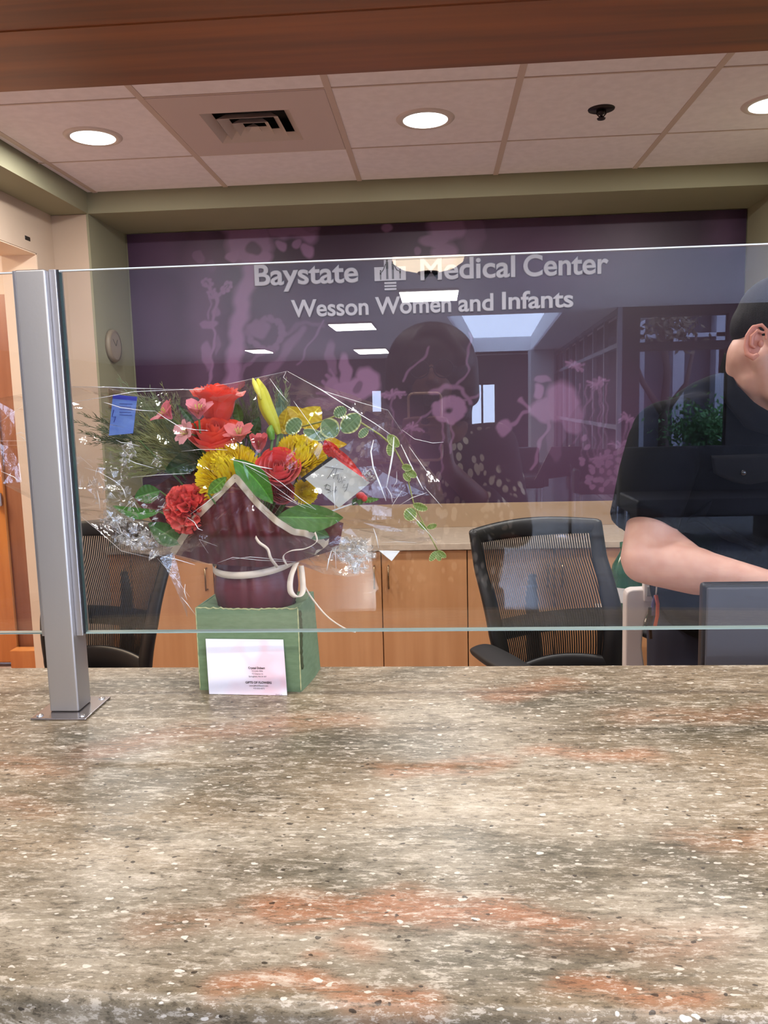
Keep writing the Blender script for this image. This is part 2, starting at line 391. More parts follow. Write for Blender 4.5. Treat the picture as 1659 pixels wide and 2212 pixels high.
    # colours
    rng = np.random.RandomState(3)
    var = .5+.5*np.sin(X*2.1+1.3)*np.cos(Z*2.7+X)
    dark = np.array(lin((42, 18, 44))); mid = np.array(lin((72, 42, 76))); pale = np.array(lin((134, 98, 138)))
    a = np.clip(acc, 0, 1)[..., None]
    C = dark*(1-.45*var[..., None])+mid*.45*var[..., None]
    C = C*(1-a)+pale*a*.92+mid*a*.08
    vs = np.stack([Xo.ravel(), np.full(X.size, 4.198), Zo.ravel()], 1)
    idx = np.arange(nx*nz).reshape(nz, nx)
    q = np.stack([idx[:-1, :-1].ravel(), idx[:-1, 1:].ravel(), idx[1:, 1:].ravel(), idx[1:, :-1].ravel()], 1)
    me = bpy.data.meshes.new('mural_print'); me.vertices.add(len(vs)); me.vertices.foreach_set('co', vs.ravel())
    me.loops.add(q.size); me.loops.foreach_set('vertex_index', q.ravel()); me.polygons.add(len(q))
    me.polygons.foreach_set('loop_start', np.arange(0, q.size, 4)); me.polygons.foreach_set('loop_total', np.full(len(q), 4)); me.update()
    at = me.color_attributes.new('Col', 'FLOAT_COLOR', 'POINT')
    at.data.foreach_set('color', np.concatenate([C.reshape(-1, 3), np.ones((C.size//3, 1))], 1).astype(np.float32).ravel())
    me.materials.append(mat('mural print', (80, 40, 80), .45, attr=True))
    th = thing('mural', (0, 4.205, z0), 'dark purple wall mural printed with pale lilac wildflowers behind the reception', 'mural')
    o = bpy.data.objects.new('printed_sheet', me); COL.objects.link(o); o.parent = th; o.location = -Vector((0, 4.205, z0))
    box('backing_board', (x0, 4.1985, z0), (x1, 4.209, z1), mat('mural edge', (40, 20, 42), .6), th)
mural()

# ------------------------------------------------------------------ sign letters on the mural
def text_mesh(txt, px0, px1, base0, cap_h, Y, name, m, parent, thick=.012, offs=.0, slant=0):
    """a word between photo columns px0 and px1, base line at the height of photo row base0"""
    cu = bpy.data.curves.new('t', 'FONT'); cu.body = txt; cu.size = 1; cu.extrude = .05; cu.offset = .006; cu.bevel_depth = offs; cu.bevel_resolution = 0
    o = bpy.data.objects.new('t', cu); COL.objects.link(o); bpy.context.view_layer.update()
    me = bpy.data.meshes.new_from_object(o.evaluated_get(bpy.context.evaluated_depsgraph_get()))
    bpy.data.objects.remove(o); v = np.array([w.co[:2] for w in me.vertices])
    a, b = P(px0, base0, Y), P(px1, base0, Y)
    xa, xb = v[:, 0].min(), v[:, 0].max(); sx = (b.x-a.x)/(xb-xa); sz = cap_h/.729
    for w in me.vertices:
        x, y = w.co[0], w.co[1]
        w.co = (a.x+(x-xa)*sx, Y-thick/2-w.co[2]*thick/.14, a.z+y*sz)
    bm = bmesh.new(); bm.from_mesh(me)
    bmesh.ops.recalc_face_normals(bm, faces=bm.faces)
    off = Vector(parent['_base']) if parent is not None and parent.get('_base') is not None else Vector((0, 0, 0))
    for w in bm.verts: w.co -= off
    me2 = bpy.data.meshes.new(name); bm.to_mesh(me2); bm.free(); bpy.data.meshes.remove(me)
    me2.materials.append(m); ob = bpy.data.objects.new(name, me2); COL.objects.link(ob); ob.parent = parent
    return ob
M_let = mat('brushed letters', (196, 198, 214), .5, 0, bump=(400, .1))
YT = 4.197
s1 = thing('wall_sign', tuple(P(932, 610, YT)), 'raised silver lettering reading Baystate Medical Center with a cross emblem, on the mural', 'sign')
kpx = 4.197/F
text_mesh('Baystate', 551, 775, 617, 44*kpx, YT, 'word_baystate', M_let, s1, offs=.02)
text_mesh('Medical', 908, 1113, 605, 44*kpx, YT, 'word_medical', M_let, s1, offs=.02)
text_mesh('Center', 1130, 1314, 597, 44*kpx, YT, 'word_center', M_let, s1, offs=.02)
s2 = thing('wall_sign', tuple(P(932, 675, YT)), 'raised silver lettering reading Wesson Women and Infants, on the mural', 'sign')
for w_, a_, b_, r_ in [('Wesson', 630, 797, 685), ('Women', 811, 975, 679), ('and', 990, 1066, 673), ('Infants', 1084, 1238, 668)]:
    text_mesh(w_, a_, b_, r_, 36*kpx, YT, 'word_'+w_.lower(), M_let, s2, offs=.02)
# emblem: cross with four standing figures, three bars under it
c0 = P(843, 594, YT); k = kpx; mb = MB()
def rr(x0, y0, x1, y1, t=.012, m_=None): (m_ or mb).box((c0.x+x0*k, YT-t, c0.z-y1*k), (c0.x+x1*k, YT, c0.z-y0*k))
rr(-12.5, -33, 12.5, 12); rr(-33, -16, -12.5, 12); rr(12.5, -16, 33, 12)
for i in range(3): rr(-12.5, 15+i*6.3, 12.5, 19+i*6.3)
mb.build('emblem_cross', M_let, s1)
mb = MB()
for fx, top, h_, wd_ in [(-6, -31, 40, 5), (6, -27, 36, 4.6), (-20, -10, 20, 3.4), (21, -12, 21, 3.4)]:
    n_ = YT-.0135
    mb.ell((c0.x+fx*k, n_, c0.z-(top+2)*k), (wd_*.42*k, .001, wd_*.5*k), n=10, m=6)
    mb.box((c0.x+(fx-wd_/2)*k, n_, c0.z-(top+h_*.48)*k), (c0.x+(fx+wd_/2)*k, n_+.0015, c0.z-(top+4.5)*k))
    mb.box((c0.x+(fx-wd_*.4)*k, n_, c0.z-(top+h_)*k), (c0.x+(fx-.4)*k, n_+.0015, c0.z-(top+h_*.46)*k))
    mb.box((c0.x+(fx+.4)*k, n_, c0.z-(top+h_)*k), (c0.x+(fx+wd_*.4)*k, n_+.0015, c0.z-(top+h_*.46)*k))
for x0, z0_, x1, z1_ in [(-9, -22, -14, -10), (9, -19, 14, -9), (-14, -10, -18, -5), (14, -9, 19, -7)]:
    mb.tube([(c0.x+x0*k, n_, c0.z-z0_*k), (c0.x+x1*k, n_, c0.z-z1_*k)], .8*k, 6)
mb.build('emblem_figures', mat('dark figures', (38, 40, 34), .6), s1)

# ------------------------------------------------------------------ ceiling fittings
M_white = mat('white trim', (214, 200, 196), .4)
for i, (x, y) in enumerate(DOWN):
    t = thing('downlight', (x, y, ZCEIL), ['round recessed downlight nearest the left doorway, glowing white', 'round glowing recessed downlight between the air vent and the sprinkler', 'round glowing recessed downlight cut by the right edge of the photo'][i], 'ceiling light', None)
    MB().lathe([(.078, .004), (.080, -.006), (.099, -.005), (.104, 0), (.104, .004)], (x, y, ZCEIL), 40).build('trim_ring', M_white, t, smooth=True)
    MB().lathe([(0, .0), (.078, .0), (.078, .02)], (x, y, ZCEIL-.006), 40).build('lens', emis('lamp lens', (255, 252, 246), 5.5), t)
# air diffuser in its own plate
vx0, vx1, vy0, vy1 = xs[2]+.012, xs[3]-.012, ys[3]+.006, ys[4]-.006
t = thing('air_vent', ((vx0+vx1)/2, (vy0+vy1)/2, ZCEIL), 'square stepped metal air diffuser in a grey ceiling plate', 'air vent')
M_plate = mat('vent plate', (208, 190, 188), .5)
cx, cy = (vx0+vx1)/2-.005, (vy0+vy1)/2+.01; hw = .155
mb = MB(); zt = ZCEIL-.001
for a, b in [((vx0, vy0), (vx1, cy-hw)), ((vx0, cy+hw), (vx1, vy1)), ((vx0, cy-hw), (cx-hw, cy+hw)), ((cx+hw, cy-hw), (vx1, cy+hw))]:
    mb.box((a[0], a[1], zt), (b[0], b[1], zt+.006))
mb.build('plate', M_plate, t)
mb = MB()
for r0, r1, z0, z1 in [(.155, .128, .0, .022), (.108, .080, -.004, .020), (.064, .040, -.006, .016), (.024, .001, -.006, .012)]:
    a = [(cx-r0, cy-r0, zt+z0), (cx+r0, cy-r0, zt+z0), (cx+r0, cy+r0, zt+z0), (cx-r0, cy+r0, zt+z0)]
    b = [(cx-r1, cy-r1, zt+z1), (cx+r1, cy-r1, zt+z1), (cx+r1, cy+r1, zt+z1), (cx-r1, cy+r1, zt+z1)]
    mb.add(a+b, [(0, 1, 5, 4), (1, 2, 6, 5), (2, 3, 7, 6), (3, 0, 4, 7)])
mb.build('louvre_cone', mat('vent white', (196, 180, 174), .45), t, solid=.0015)
MB().box((cx-hw, cy-hw, zt+.07), (cx+hw, cy+hw, zt+.075)).box((cx-hw-.004, cy-hw-.004, zt+.006), (cx-hw, cy+hw, zt+.075)).box((cx+hw, cy-hw, zt+.006), (cx+hw+.004, cy+hw, zt+.075)).box((cx-hw, cy-hw-.004, zt+.006), (cx+hw, cy-hw, zt+.075)).box((cx-hw, cy+hw, zt+.006), (cx+hw, cy+hw+.004, zt+.075)).build('duct', mat('duct black', (14, 12, 12), .8), t)
sp = P(1299, 236, 1); sx_, sy_ = sp.x*(ZCEIL-ZC)/(sp.z-ZC), (ZCEIL-ZC)/(sp.z-ZC)
t = thing('sprinkler', (sx_, sy_, ZCEIL), 'dark fire sprinkler head on a round plate in the ceiling', 'sprinkler')
M_dk = mat('dark bronze', (40, 30, 36), .35, .6)
MB().lathe([(0, -.001), (.045, -.002), (.047, .004)], (sx_, sy_, ZCEIL), 28).build('escutcheon', M_dk, t, smooth=True)
MB().lathe([(0, -.034), (.013, -.034), (.015, -.030), (.006, -.028), (.005, -.018), (.012, -.016), (.013, -.004), (.0, -.003)], (sx_, sy_, ZCEIL), 20).build('head', M_dk, t, smooth=True)
mb = MB()
for s_ in (-1, 1): mb.tube([(sx_+s_*.014, sy_, ZCEIL), (sx_+s_*.016, sy_, ZCEIL-.015), (sx_+s_*.004, sy_, ZCEIL-.028)], .0022, 6)
mb.build('frame_arm', M_dk, t)
# round clock and the small plate under it on the side of the niche
cc = Vector((XL, 3.93, ZC+.331))
t = thing('wall_clock', tuple(cc), 'round beige wall clock on the green side wall beside the mural', 'clock')
MB().lathe([(0, .0), (.078, .0), (.080, .012), (.076, .022), (.066, .024)], cc, 40, 'X').build('case', mat('clock case', (128, 114, 92), .5), t, smooth=True)
MB().lathe([(0, .0225), (.067, .0225)], cc, 40, 'X').build('dial', mat('clock dial', (150, 138, 116), .35, coat=.6), t)
MB().tube([cc+Vector((.024, 0, 0)), cc+Vector((.024, .02, .03))], .0016, 6).tube([cc+Vector((.024, 0, 0)), cc+Vector((.024, -.035, .03))], .0012, 6).build('hands', mat('clock hands', (70, 60, 48), .5), t)
tag(box('wall_plate', (XL, 3.84, ZC+.03), (XL+.006, 3.99, ZC+.13), mat('plate olive', (120, 108, 84), .6), bevel=.002), 'flat olive wall plate directly below the round clock', 'wall plate')

# ------------------------------------------------------------------ back counter and cabinets
M_cab = mat('cabinet maple', (212, 160, 114), .42, noise=(2.2, (198, 144, 98), (7, 7, .45)), coat=.15)
M_top = mat('pale worktop', (206, 190, 172), .4, noise=(40, (194, 178, 160)))
YC = 3.70; ZW = ZC-.632
t = thing('back_worktop', (0, 3.95, ZW-.03), 'pale beige worktop running along under the mural', 'worktop')
box('worktop_slab', (XL+.002, YC-.02, ZW-.03), (1.531, YM-.004, ZW), M_top, t, .002)
box('backsplash', (XL+.002, YM-.024, ZW), (1.531, YM-.002, ZC-.508), mat('tan backsplash', (176, 150, 122), .5), t, .002)
seams = [-1.581]+[(-.073+.1082*i)*3.70 for i in range(-3, 5)]
seams = [s_ for s_ in seams if s_ < 1.52]
def uni(s0, s1, lab):
    c = thing('base_cabinet', ((s0+s1)/2, 3.95, 0), lab, 'cabinet', None)
    box('cabinet_body', (s0+.002, YC+.022, .09), (s1-.002, YM-.004, ZW-.032), M_cab, c)
    box('kick_plate', (s0+.002, YC+.06, 0), (s1-.002, YC+.08, .09), mat('kick', (60, 44, 34), .7), c)
    return c
def door_(c, s0, s1, hx):
    d = box('cabinet_door', (s0+.0025, YC, .10), (s1-.0025, YC+.02, ZW-.036), M_cab, c, .001)
    z1 = ZW-.105
    MB().tube([(hx, YC, z1), (hx, YC-.028, z1), (hx, YC-.028, z1-.103), (hx, YC, z1-.103)], .0042, 10).build('handle', mat('brass nickel', (150, 128, 100), .3, 1), d, smooth=True)
s7 = [(-.073+.1082*i)*3.70 for i in range(-3, 4)]
c = uni(-1.581, s7[0], 'narrow maple base cabinet in the corner beside the left chair'); door_(c, -1.581, s7[0], s7[0]-.03)
c = uni(s7[0], s7[2] if False else s7[1+0], 'maple cabinet') if False else None
c = uni(s7[0], s7[2], 'double door maple base cabinet seen left of the green box'); door_(c, s7[0], s7[1], s7[1]-.033); door_(c, s7[1], s7[2], s7[1]+.033)
c = uni(s7[2], s7[4], 'double door maple base cabinet seen between the green box and the mesh chair'); door_(c, s7[2], s7[3], s7[3]-.033); door_(c, s7[3], s7[4], s7[3]+.033)
c = uni(s7[4], s7[6], 'double door maple base cabinet behind the right mesh chair'); door_(c, s7[4], s7[5], s7[5]-.033); door_(c, s7[5], s7[6], s7[5]+.033)
c = uni(s7[6], 1.531, 'narrow maple base cabinet behind the standing man'); door_(c, s7[6], 1.531, 1.50)

# ------------------------------------------------------------------ stone transaction counter
def stone():
    m = bpy.data.materials.new('speckled stone'); m.use_nodes = True; n = m.node_tree.nodes; l = m.node_tree.links; b = n['Principled BSDF']
    tc = n.new('ShaderNodeTexCoord'); at = n.new('ShaderNodeAttribute'); at.attribute_name = 'Col'
    sep = n.new('ShaderNodeSeparateColor'); l.new(at.outputs['Color'], sep.inputs[0])
    def noise(scale, sc, det=6, dist=0, rot=0, rough=.6):
        mp = n.new('ShaderNodeMapping'); mp.inputs['Scale'].default_value = sc; mp.inputs['Rotation'].default_value = (0, 0, rot); l.new(tc.outputs['Object'], mp.inputs[0])
        t = n.new('ShaderNodeTexNoise'); t.inputs['Scale'].default_value = scale; t.inputs['Detail'].default_value = det; t.inputs['Distortion'].default_value = dist; t.inputs['Roughness'].default_value = rough
        l.new(mp.outputs[0], t.inputs['Vector']); return t.outputs[0]
    def ramp(src, a, bb):
        r = n.new('ShaderNodeMapRange'); r.interpolation_type = 'SMOOTHSTEP'; r.inputs[1].default_value = a; r.inputs[2].default_value = bb; l.new(src, r.inputs[0]); return r.outputs[0]
    def mixc(f, A, B):
        x = n.new('ShaderNodeMix'); x.data_type = 'RGBA'
        (l.new(f, x.inputs[0]) if not isinstance(f, float) else setattr(x.inputs[0], 'default_value', f))
        for i, v in ((6, A), (7, B)):
            (l.new(v, x.inputs[i]) if not isinstance(v, tuple) else setattr(x.inputs[i], 'default_value', (*lin(v), 1)))
        return x.outputs[2]
    def mul(a, bb):
        x = n.new('ShaderNodeMath'); x.operation = 'MULTIPLY'; l.new(a, x.inputs[0])
        (l.new(bb, x.inputs[1]) if not isinstance(bb, float) else setattr(x.inputs[1], 'default_value', bb)); return x.outputs[0]
    def add(a, bb):
        x = n.new('ShaderNodeMath'); x.operation = 'ADD'; l.new(a, x.inputs[0])
        (l.new(bb, x.inputs[1]) if not isinstance(bb, float) else setattr(x.inputs[1], 'default_value', bb)); x.use_clamp = True; return x.outputs[0]
    big = noise(2.2, (1, 3.2, 1), 3, .6, .15); streak = noise(14, (.8, 6, 1), 8, .8, .1, .75); fine = noise(150, (.5, 1.4, 1), 4, 0, .1, .8)
    mid_ = noise(38, (.42, 2.0, 1), 6, .5, .12, .8)
    c = mixc(ramp(big, .36, .64), (112, 100, 78), (156, 138, 112))
    c = mixc(mul(sep.outputs[1], .62), c, (192, 180, 158))
    c = mixc(mul(sep.outputs[2], .75), c, (84, 82, 68))
    c = mixc(mul(ramp(streak, .52, .72), .6), c, (204, 192, 168)); c = mixc(mul(ramp(streak, .47, .28), .6), c, (84, 78, 62))
    org = mul(sep.outputs[0], ramp(add(mid_, .04), .30, .60)); c = mixc(mul(org, .60), c, (178, 108, 66))
    c = mixc(mul(ramp(mid_, .54, .64), .5), c, (214, 202, 180)); c = mixc(mul(ramp(mid_, .46, .36), .55), c, (78, 70, 54))
    c = mixc(mul(ramp(fine, .53, .62), .5), c, (222, 210, 190)); c = mixc(mul(ramp(fine, .46, .36), .6), c, (58, 50, 38))
    dn = n.new('ShaderNodeTexNoise'); dn.inputs['Scale'].default_value = 110; l.new(tc.outputs['Object'], dn.inputs['Vector'])
    dv = n.new('ShaderNodeVectorMath'); dv.operation = 'MULTIPLY_ADD'; dv.inputs[1].default_value = (.009, .006, .004); l.new(dn.outputs['Color'], dv.inputs[0]); l.new(tc.outputs['Object'], dv.inputs[2])
    def fleck(scale, sc, thr, keep, rot=.1):
        mp = n.new('ShaderNodeMapping'); mp.inputs['Scale'].default_value = sc; mp.inputs['Rotation'].default_value = (0, 0, rot); l.new(dv.outputs[0], mp.inputs[0])
        v = n.new('ShaderNodeTexVoronoi'); v.inputs['Scale'].default_value = scale; l.new(mp.outputs[0], v.inputs['Vector'])
        s2_ = n.new('ShaderNodeSeparateColor'); l.new(v.outputs['Color'], s2_.inputs[0])
        sz = n.new('ShaderNodeMapRange'); sz.inputs[3].default_value = .45*thr; sz.inputs[4].default_value = 1.25*thr; l.new(s2_.outputs[1], sz.inputs[0])
        df = n.new('ShaderNodeMath'); df.operation = 'SUBTRACT'; l.new(sz.outputs[0], df.inputs[0]); l.new(v.outputs['Distance'], df.inputs[1])
        return mul(ramp(df.outputs[0], 0, .05), ramp(s2_.outputs[0], keep, keep+.02))
    c = mixc(mul(fleck(230, (.5, 1, 1), .32, .84), .7), c, (230, 220, 202))
    c = mixc(mul(fleck(120, (.6, 1, 1), .24, .82), .75), c, (236, 228, 212))
    c = mixc(mul(fleck(170, (.7, 1, 1), .26, .84, .7), .85), c, (50, 42, 34))
    l.new(c, b.inputs['Base Color']); b.inputs['Roughness'].default_value = .34; b.inputs['Specular IOR Level'].default_value = .3
    bp = n.new('ShaderNodeBump'); bp.inputs['Strength'].default_value = .05; bp.inputs['Distance'].default_value = .001; l.new(fine, bp.inputs['Height']); l.new(bp.outputs[0], b.inputs['Normal'])
    return m
M_stone = stone()
def counter():
    t = thing('reception_counter', (0, .8, 0), 'long reception counter with a speckled brown and green stone top', 'counter')
    X0, X1 = -2.0, 1.7; nx = 620
    xs_ = np.linspace(X0, X1, nx)
    yf = .466+.085*(xs_-.03)**2
    rows = []
    nr = 150; R = .009
    for j in range(nr+1):
        s_ = j/nr; rows.append((1.145+(yf+R-1.145)*s_, np.full(nx, ZCT)))
    for j in range(1, 9):
        a = PI/2*j/8; rows.append((yf+R-R*math.sin(a), np.full(nx, ZCT-R+R*math.cos(a))))
    rows.append((yf, np.full(nx, ZCT-.05))); rows.append((yf+.03, np.full(nx, ZCT-.05)))
    rows.append((np.full(nx, 1.145), np.full(nx, ZCT-.05))); rows.append((np.full(nx, 1.145), np.full(nx, ZCT)))
    V = np.array([np.stack([xs_, y, z], 1) for y, z in rows]); nr_ = len(rows)
    # masks: orange stains, pale and dark clouds at the places the photo shows them
    Xg, Yg = V[..., 0], V[..., 1]; mk = [np.zeros(Xg.shape) for _ in range(3)]
    wob = .006*np.sin(Xg*31+Yg*17)+.004*np.sin(Xg*67-Yg*41)
    def at(px, py):
        d = P(px, py, 1); kk = -.379/(d.z-ZC); return d.x*kk, kk
    def bl(ch, pts, w, s_, soft=.8):
        q = [at(*p) for p in pts]; best = np.full(Xg.shape, 1e9)
        if len(q) == 1: q = q*2
        for a, b in zip(q, q[1:]):
            dx, dy = b[0]-a[0], b[1]-a[1]; L = dx*dx+dy*dy+1e-9
            tt = np.clip(((Xg-a[0])*dx+(Yg-a[1])*dy)/L, 0, 1)
            best = np.minimum(best, np.hypot((Xg-a[0]-tt*dx)*.6, (Yg-a[1]-tt*dy+wob)))
        mk[ch] = np.maximum(mk[ch], s_*np.clip((1.25-best/w)/(soft*1.25), 0, 1))
    bl(0, [(590, 1975), (700, 1950), (850, 1945), (960, 1965), (1080, 1985), (1200, 2000)], .021, 1.0); bl(0, [(640, 1990), (880, 1965)], .015, 1)
    bl(0, [(500, 2125), (700, 2135), (900, 2150)], .012, 1); bl(0, [(1240, 2145), (1500, 2150)], .012, 1); bl(0, [(770, 2040)], .013, .8); bl(0, [(680, 2073)], .007, .8)
    bl(0, [(1180, 1625), (1370, 1628)], .02, .8); bl(0, [(860, 1665), (1060, 1645)], .02, .8); bl(0, [(230, 1620), (420, 1580), (740, 1555)], .03, .55); bl(0, [(1080, 1500), (1190, 1480)], .03, .7)
    bl(0, [(0, 1650), (120, 1660)], .025, .5); bl(0, [(1500, 1820), (1659, 1800)], .02, .5); bl(0, [(0, 1740), (80, 1750)], .02, .35); bl(0, [(1230, 2030), (1500, 2020)], .025, .45); bl(0, [(1380, 1550), (1659, 1540)], .03, .4); bl(0, [(350, 1990), (560, 1990)], .02, .4)
    for p in [[(860, 1540), (1000, 1540), (1100, 1560)], [(930, 1740), (1330, 1760)], [(220, 1890), (420, 1900)], [(430, 1830), (700, 1800)], [(870, 1850), (1000, 1850)], [(560, 2030), (1000, 2040)], [(1040, 1600), (1200, 1650), (1400, 1700)], [(0, 2000), (200, 2060)], [(1100, 1760), (1250, 1790)], [(1400, 1960), (1560, 1990)]]: bl(1, p, .05, .9, 1)
    for p in [[(440, 1700), (540, 1710)], [(640, 1610), (900, 1600)], [(1060, 1820), (1240, 1850)], [(980, 2075), (1200, 2070)], [(1140, 1520), (1300, 1520)], [(170, 1590), (300, 1700), (400, 1690)], [(560, 1880), (720, 1880)], [(1480, 1580), (1659, 1560)], [(1000, 2000), (1100, 2010)], [(200, 1480), (420, 1470)], [(1450, 1850), (1600, 1900)]]: bl(2, p, .045, .85, 1)
    C = np.stack(mk+[np.ones(Xg.shape)], -1).astype(np.float32)
    me = bpy.data.meshes.new('countertop'); me.vertices.add(nx*nr_); me.vertices.foreach_set('co', (V-np.array([0, .8, 0])).ravel())
    idx = np.arange(nx*nr_).reshape(nr_, nx)
    q = np.stack([idx[:-1, :-1].ravel(), idx[:-1, 1:].ravel(), idx[1:, 1:].ravel(), idx[1:, :-1].ravel()], 1)[:, ::-1]
    me.loops.add(q.size); me.loops.foreach_set('vertex_index', q.ravel()); me.polygons.add(len(q))
    me.polygons.foreach_set('loop_start', np.arange(0, q.size, 4)); me.polygons.foreach_set('loop_total', np.full(len(q), 4)); me.update()
    sm = np.zeros((nr_-1, nx-1), bool); sm[:nr+8] = True; me.polygons.foreach_set('use_smooth', sm.ravel())
    ca = me.color_attributes.new('Col', 'FLOAT_COLOR', 'POINT'); ca.data.foreach_set('color', C.ravel())
    me.materials.append(M_stone); o = bpy.data.objects.new('countertop', me); COL.objects.link(o); o.parent = t
    # body under the top and the lower work desk behind it
    box('counter_front', (-2.0, .60, 0), (1.7, .64, ZCT-.05), M_wood, t)
    box('desk_shelf', (-1.7, 1.0, .71), (1.5, 1.72, .74), M_top, t)
    box('counter_back', (-1.7, 1.08, 0), (1.5, 1.10, ZCT-.05), M_wood, t)
counter()

# ------------------------------------------------------------------ glass screen and its post
M_glass = clear('screen glass', (.985, .992, .988), .052)
M_edge = mat('glass edge', (146, 166, 160), .15, spec=.8, emit=None)
GY0, GY1 = .974, .984; GZ0, GZ1 = ZC-.2768, ZC+.1742
def pane(x0, x1, lab):
    t = thing('glass_panel', ((x0+x1)/2, .979, GZ0), lab, 'glass screen')
    mb = MB(); mb.quad((x0, GY0, GZ0), (x1, GY0, GZ0), (x1, GY0, GZ1), (x0, GY0, GZ1)); mb.quad((x1, GY1, GZ0), (x0, GY1, GZ0), (x0, GY1, GZ1), (x1, GY1, GZ1))
    mb.build('pane', M_glass, t)
    e = .0016
    mb = MB(); mb.box((x0, GY0, GZ0-.0005), (x1, GY1, GZ0+e*.8)); mb.build('lower_edge', M_edge, t, label='pale green polished glass edge')
    mb = MB(); mb.box((x0, GY0+.004, GZ1-.0012), (x1, GY1, GZ1+.0002)); mb.build('upper_edge', mat('glass edge top', (215, 222, 220), .15, spec=.8), t)
    for xe in (x0, x1-.001): box('side_edge', (xe, GY0+.001, GZ0+.002), (xe+.001, GY1-.001, GZ1-.002), mat('glass side edge', (60, 84, 80), .2), t, label='dark green glass side edge')
pane(-.4535, 1.66, 'wide clear glass screen to the right of the steel post, in front of the bouquet')
pane(-1.60, -.5075, 'clear glass screen left of the steel post, in front of the lit doorway')
M_ss = mat('brushed steel', (186, 180, 174), .40, .8, noise=(3, (168, 163, 158), (1, 1, .2)), bump=(200, .04))
M_ss2 = mat('steel plate', (190, 185, 183), .3, .85)
px0, px1, py0, py1 = -.5005, -.4622, .960, .998
t = thing('screen_post', ((px0+px1)/2, .979, ZCT), 'square brushed steel post holding the glass, bolted to the stone counter', 'post')
box('column', (px0, py0, ZCT+.003), (px1, py1, ZC+.1735), M_ss, t, .0025)
box('base_plate', (-.5155, .938, ZCT), (-.4435, 1.016, ZCT+.003), mat('base plate steel', (170, 165, 165), .22, 1), t, .001)
for x, y in [(-.507, .947), (-.452, .947), (-.452, 1.007), (-.507, 1.007)]:
    MB().lathe([(0, .0052), (.0025, .0050), (.0042, .0036), (.0042, .003)], (x, y, ZCT), 16).build('screw', mat('screw zinc', (205, 203, 200), .3, 1), t, smooth=True)
for sg, x0, x1 in ((1, px1, -.4535), (-1, -.5075, px0)):
    lo, hi = min(x0, x1), max(x0, x1)
    MB().box((lo, .969, GZ0-.002), (hi, .9735, GZ1)).box((lo, .9845, GZ0-.002), (hi, .989, GZ1)).build('glass_channel', M_ss2, t, bevel=.0008)
    gx = -.4535 if sg > 0 else -.5075
    MB().box((gx-.0006, .9725, GZ0), (gx+.0018, .9742, GZ1)).build('gasket', mat('black gasket', (12, 12, 16), .6), t)
MB().tube([(px1, .979, GZ0-.001), (px1+.004, .979, GZ0-.001)], .0022, 8).build('channel_screw', mat('screw zinc', (205, 203, 200), .3, 1), t)
# ------------------------------------------------------------------ lobby on the visitor side (seen mirrored in the glass)
M_lceil = mat('lobby ceiling', (238, 230, 236), .9, noise=(20, (230, 222, 228)))
M_ldark = mat('dark lobby wall', (40, 32, 42), .7)
M_lwall = mat('grey lobby wall', (120, 118, 124), .8)
M_mull = mat('dark mullion', (30, 26, 34), .5)
def my(yv): return 1.958-yv            # depth of a thing that the glass shows at the apparent distance yv
YF = my(20.6)
mb = MB()
sk = [(.16, my(11.4)), (1.74, my(11.4)), (2.32, my(20.2)), (.94, my(20.2))]
# ceiling as strips that leave the skylight open
yA, yB = my(11.4), my(20.2)
mb.box((-8, yA, ZLOB), (5.5, .80, ZLOB+.06)); mb.box((-8, YF-.2, ZLOB), (3.2, yB, ZLOB+.06))
mb.add([(-8, yA, ZLOB), (.16, yA, ZLOB), (.94, yB, ZLOB), (-8, yB, ZLOB), (-8, yA, ZLOB+.06), (.16, yA, ZLOB+.06), (.94, yB, ZLOB+.06), (-8, yB, ZLOB+.06)], [(0, 1, 2, 3), (4, 5, 6, 7), (0, 1, 5, 4), (1, 2, 6, 5), (2, 3, 7, 6), (3, 0, 4, 7)])
mb.add([(1.74, yA, ZLOB), (3.2, yA, ZLOB), (3.2, yB, ZLOB), (2.32, yB, ZLOB), (1.74, yA, ZLOB+.06), (3.2, yA, ZLOB+.06), (3.2, yB, ZLOB+.06), (2.32, yB, ZLOB+.06)], [(0, 1, 2, 3), (4, 5, 6, 7), (0, 1, 5, 4), (1, 2, 6, 5), (2, 3, 7, 6), (3, 0, 4, 7)])
struct(mb.build('ceiling_lobby', M_lceil))
mb = MB()                                # skylight well
for i in range(4):
    a, b = sk[i], sk[(i+1) % 4]; mb.quad((a[0], a[1], ZLOB), (b[0], b[1], ZLOB), (b[0], b[1], ZLOB+.4), (a[0], a[1], ZLOB+.4))
struct(mb.build('wall_skylight_well', mat('skylight well', (232, 232, 236), .8)))
struct(box('wall_lobby_left', (-8.1, YF, 0), (-8, .8, ZLOB+.1), M_ldark))
struct(box('wall_added_partition', (-7.9, my(9.3), 0), (-1.1, my(9.1), 1.30), M_ldark))  # dark partition added to keep the mirrored left lobby dark
struct(box('wall_lobby_front', (-8, .62, 0), (-2.0, .80, ZLOB+.1), M_beige))
struct(box('wall_lobby_front_right', (1.72, .62, 0), (5.5, .80, ZLOB+.1), M_beige))
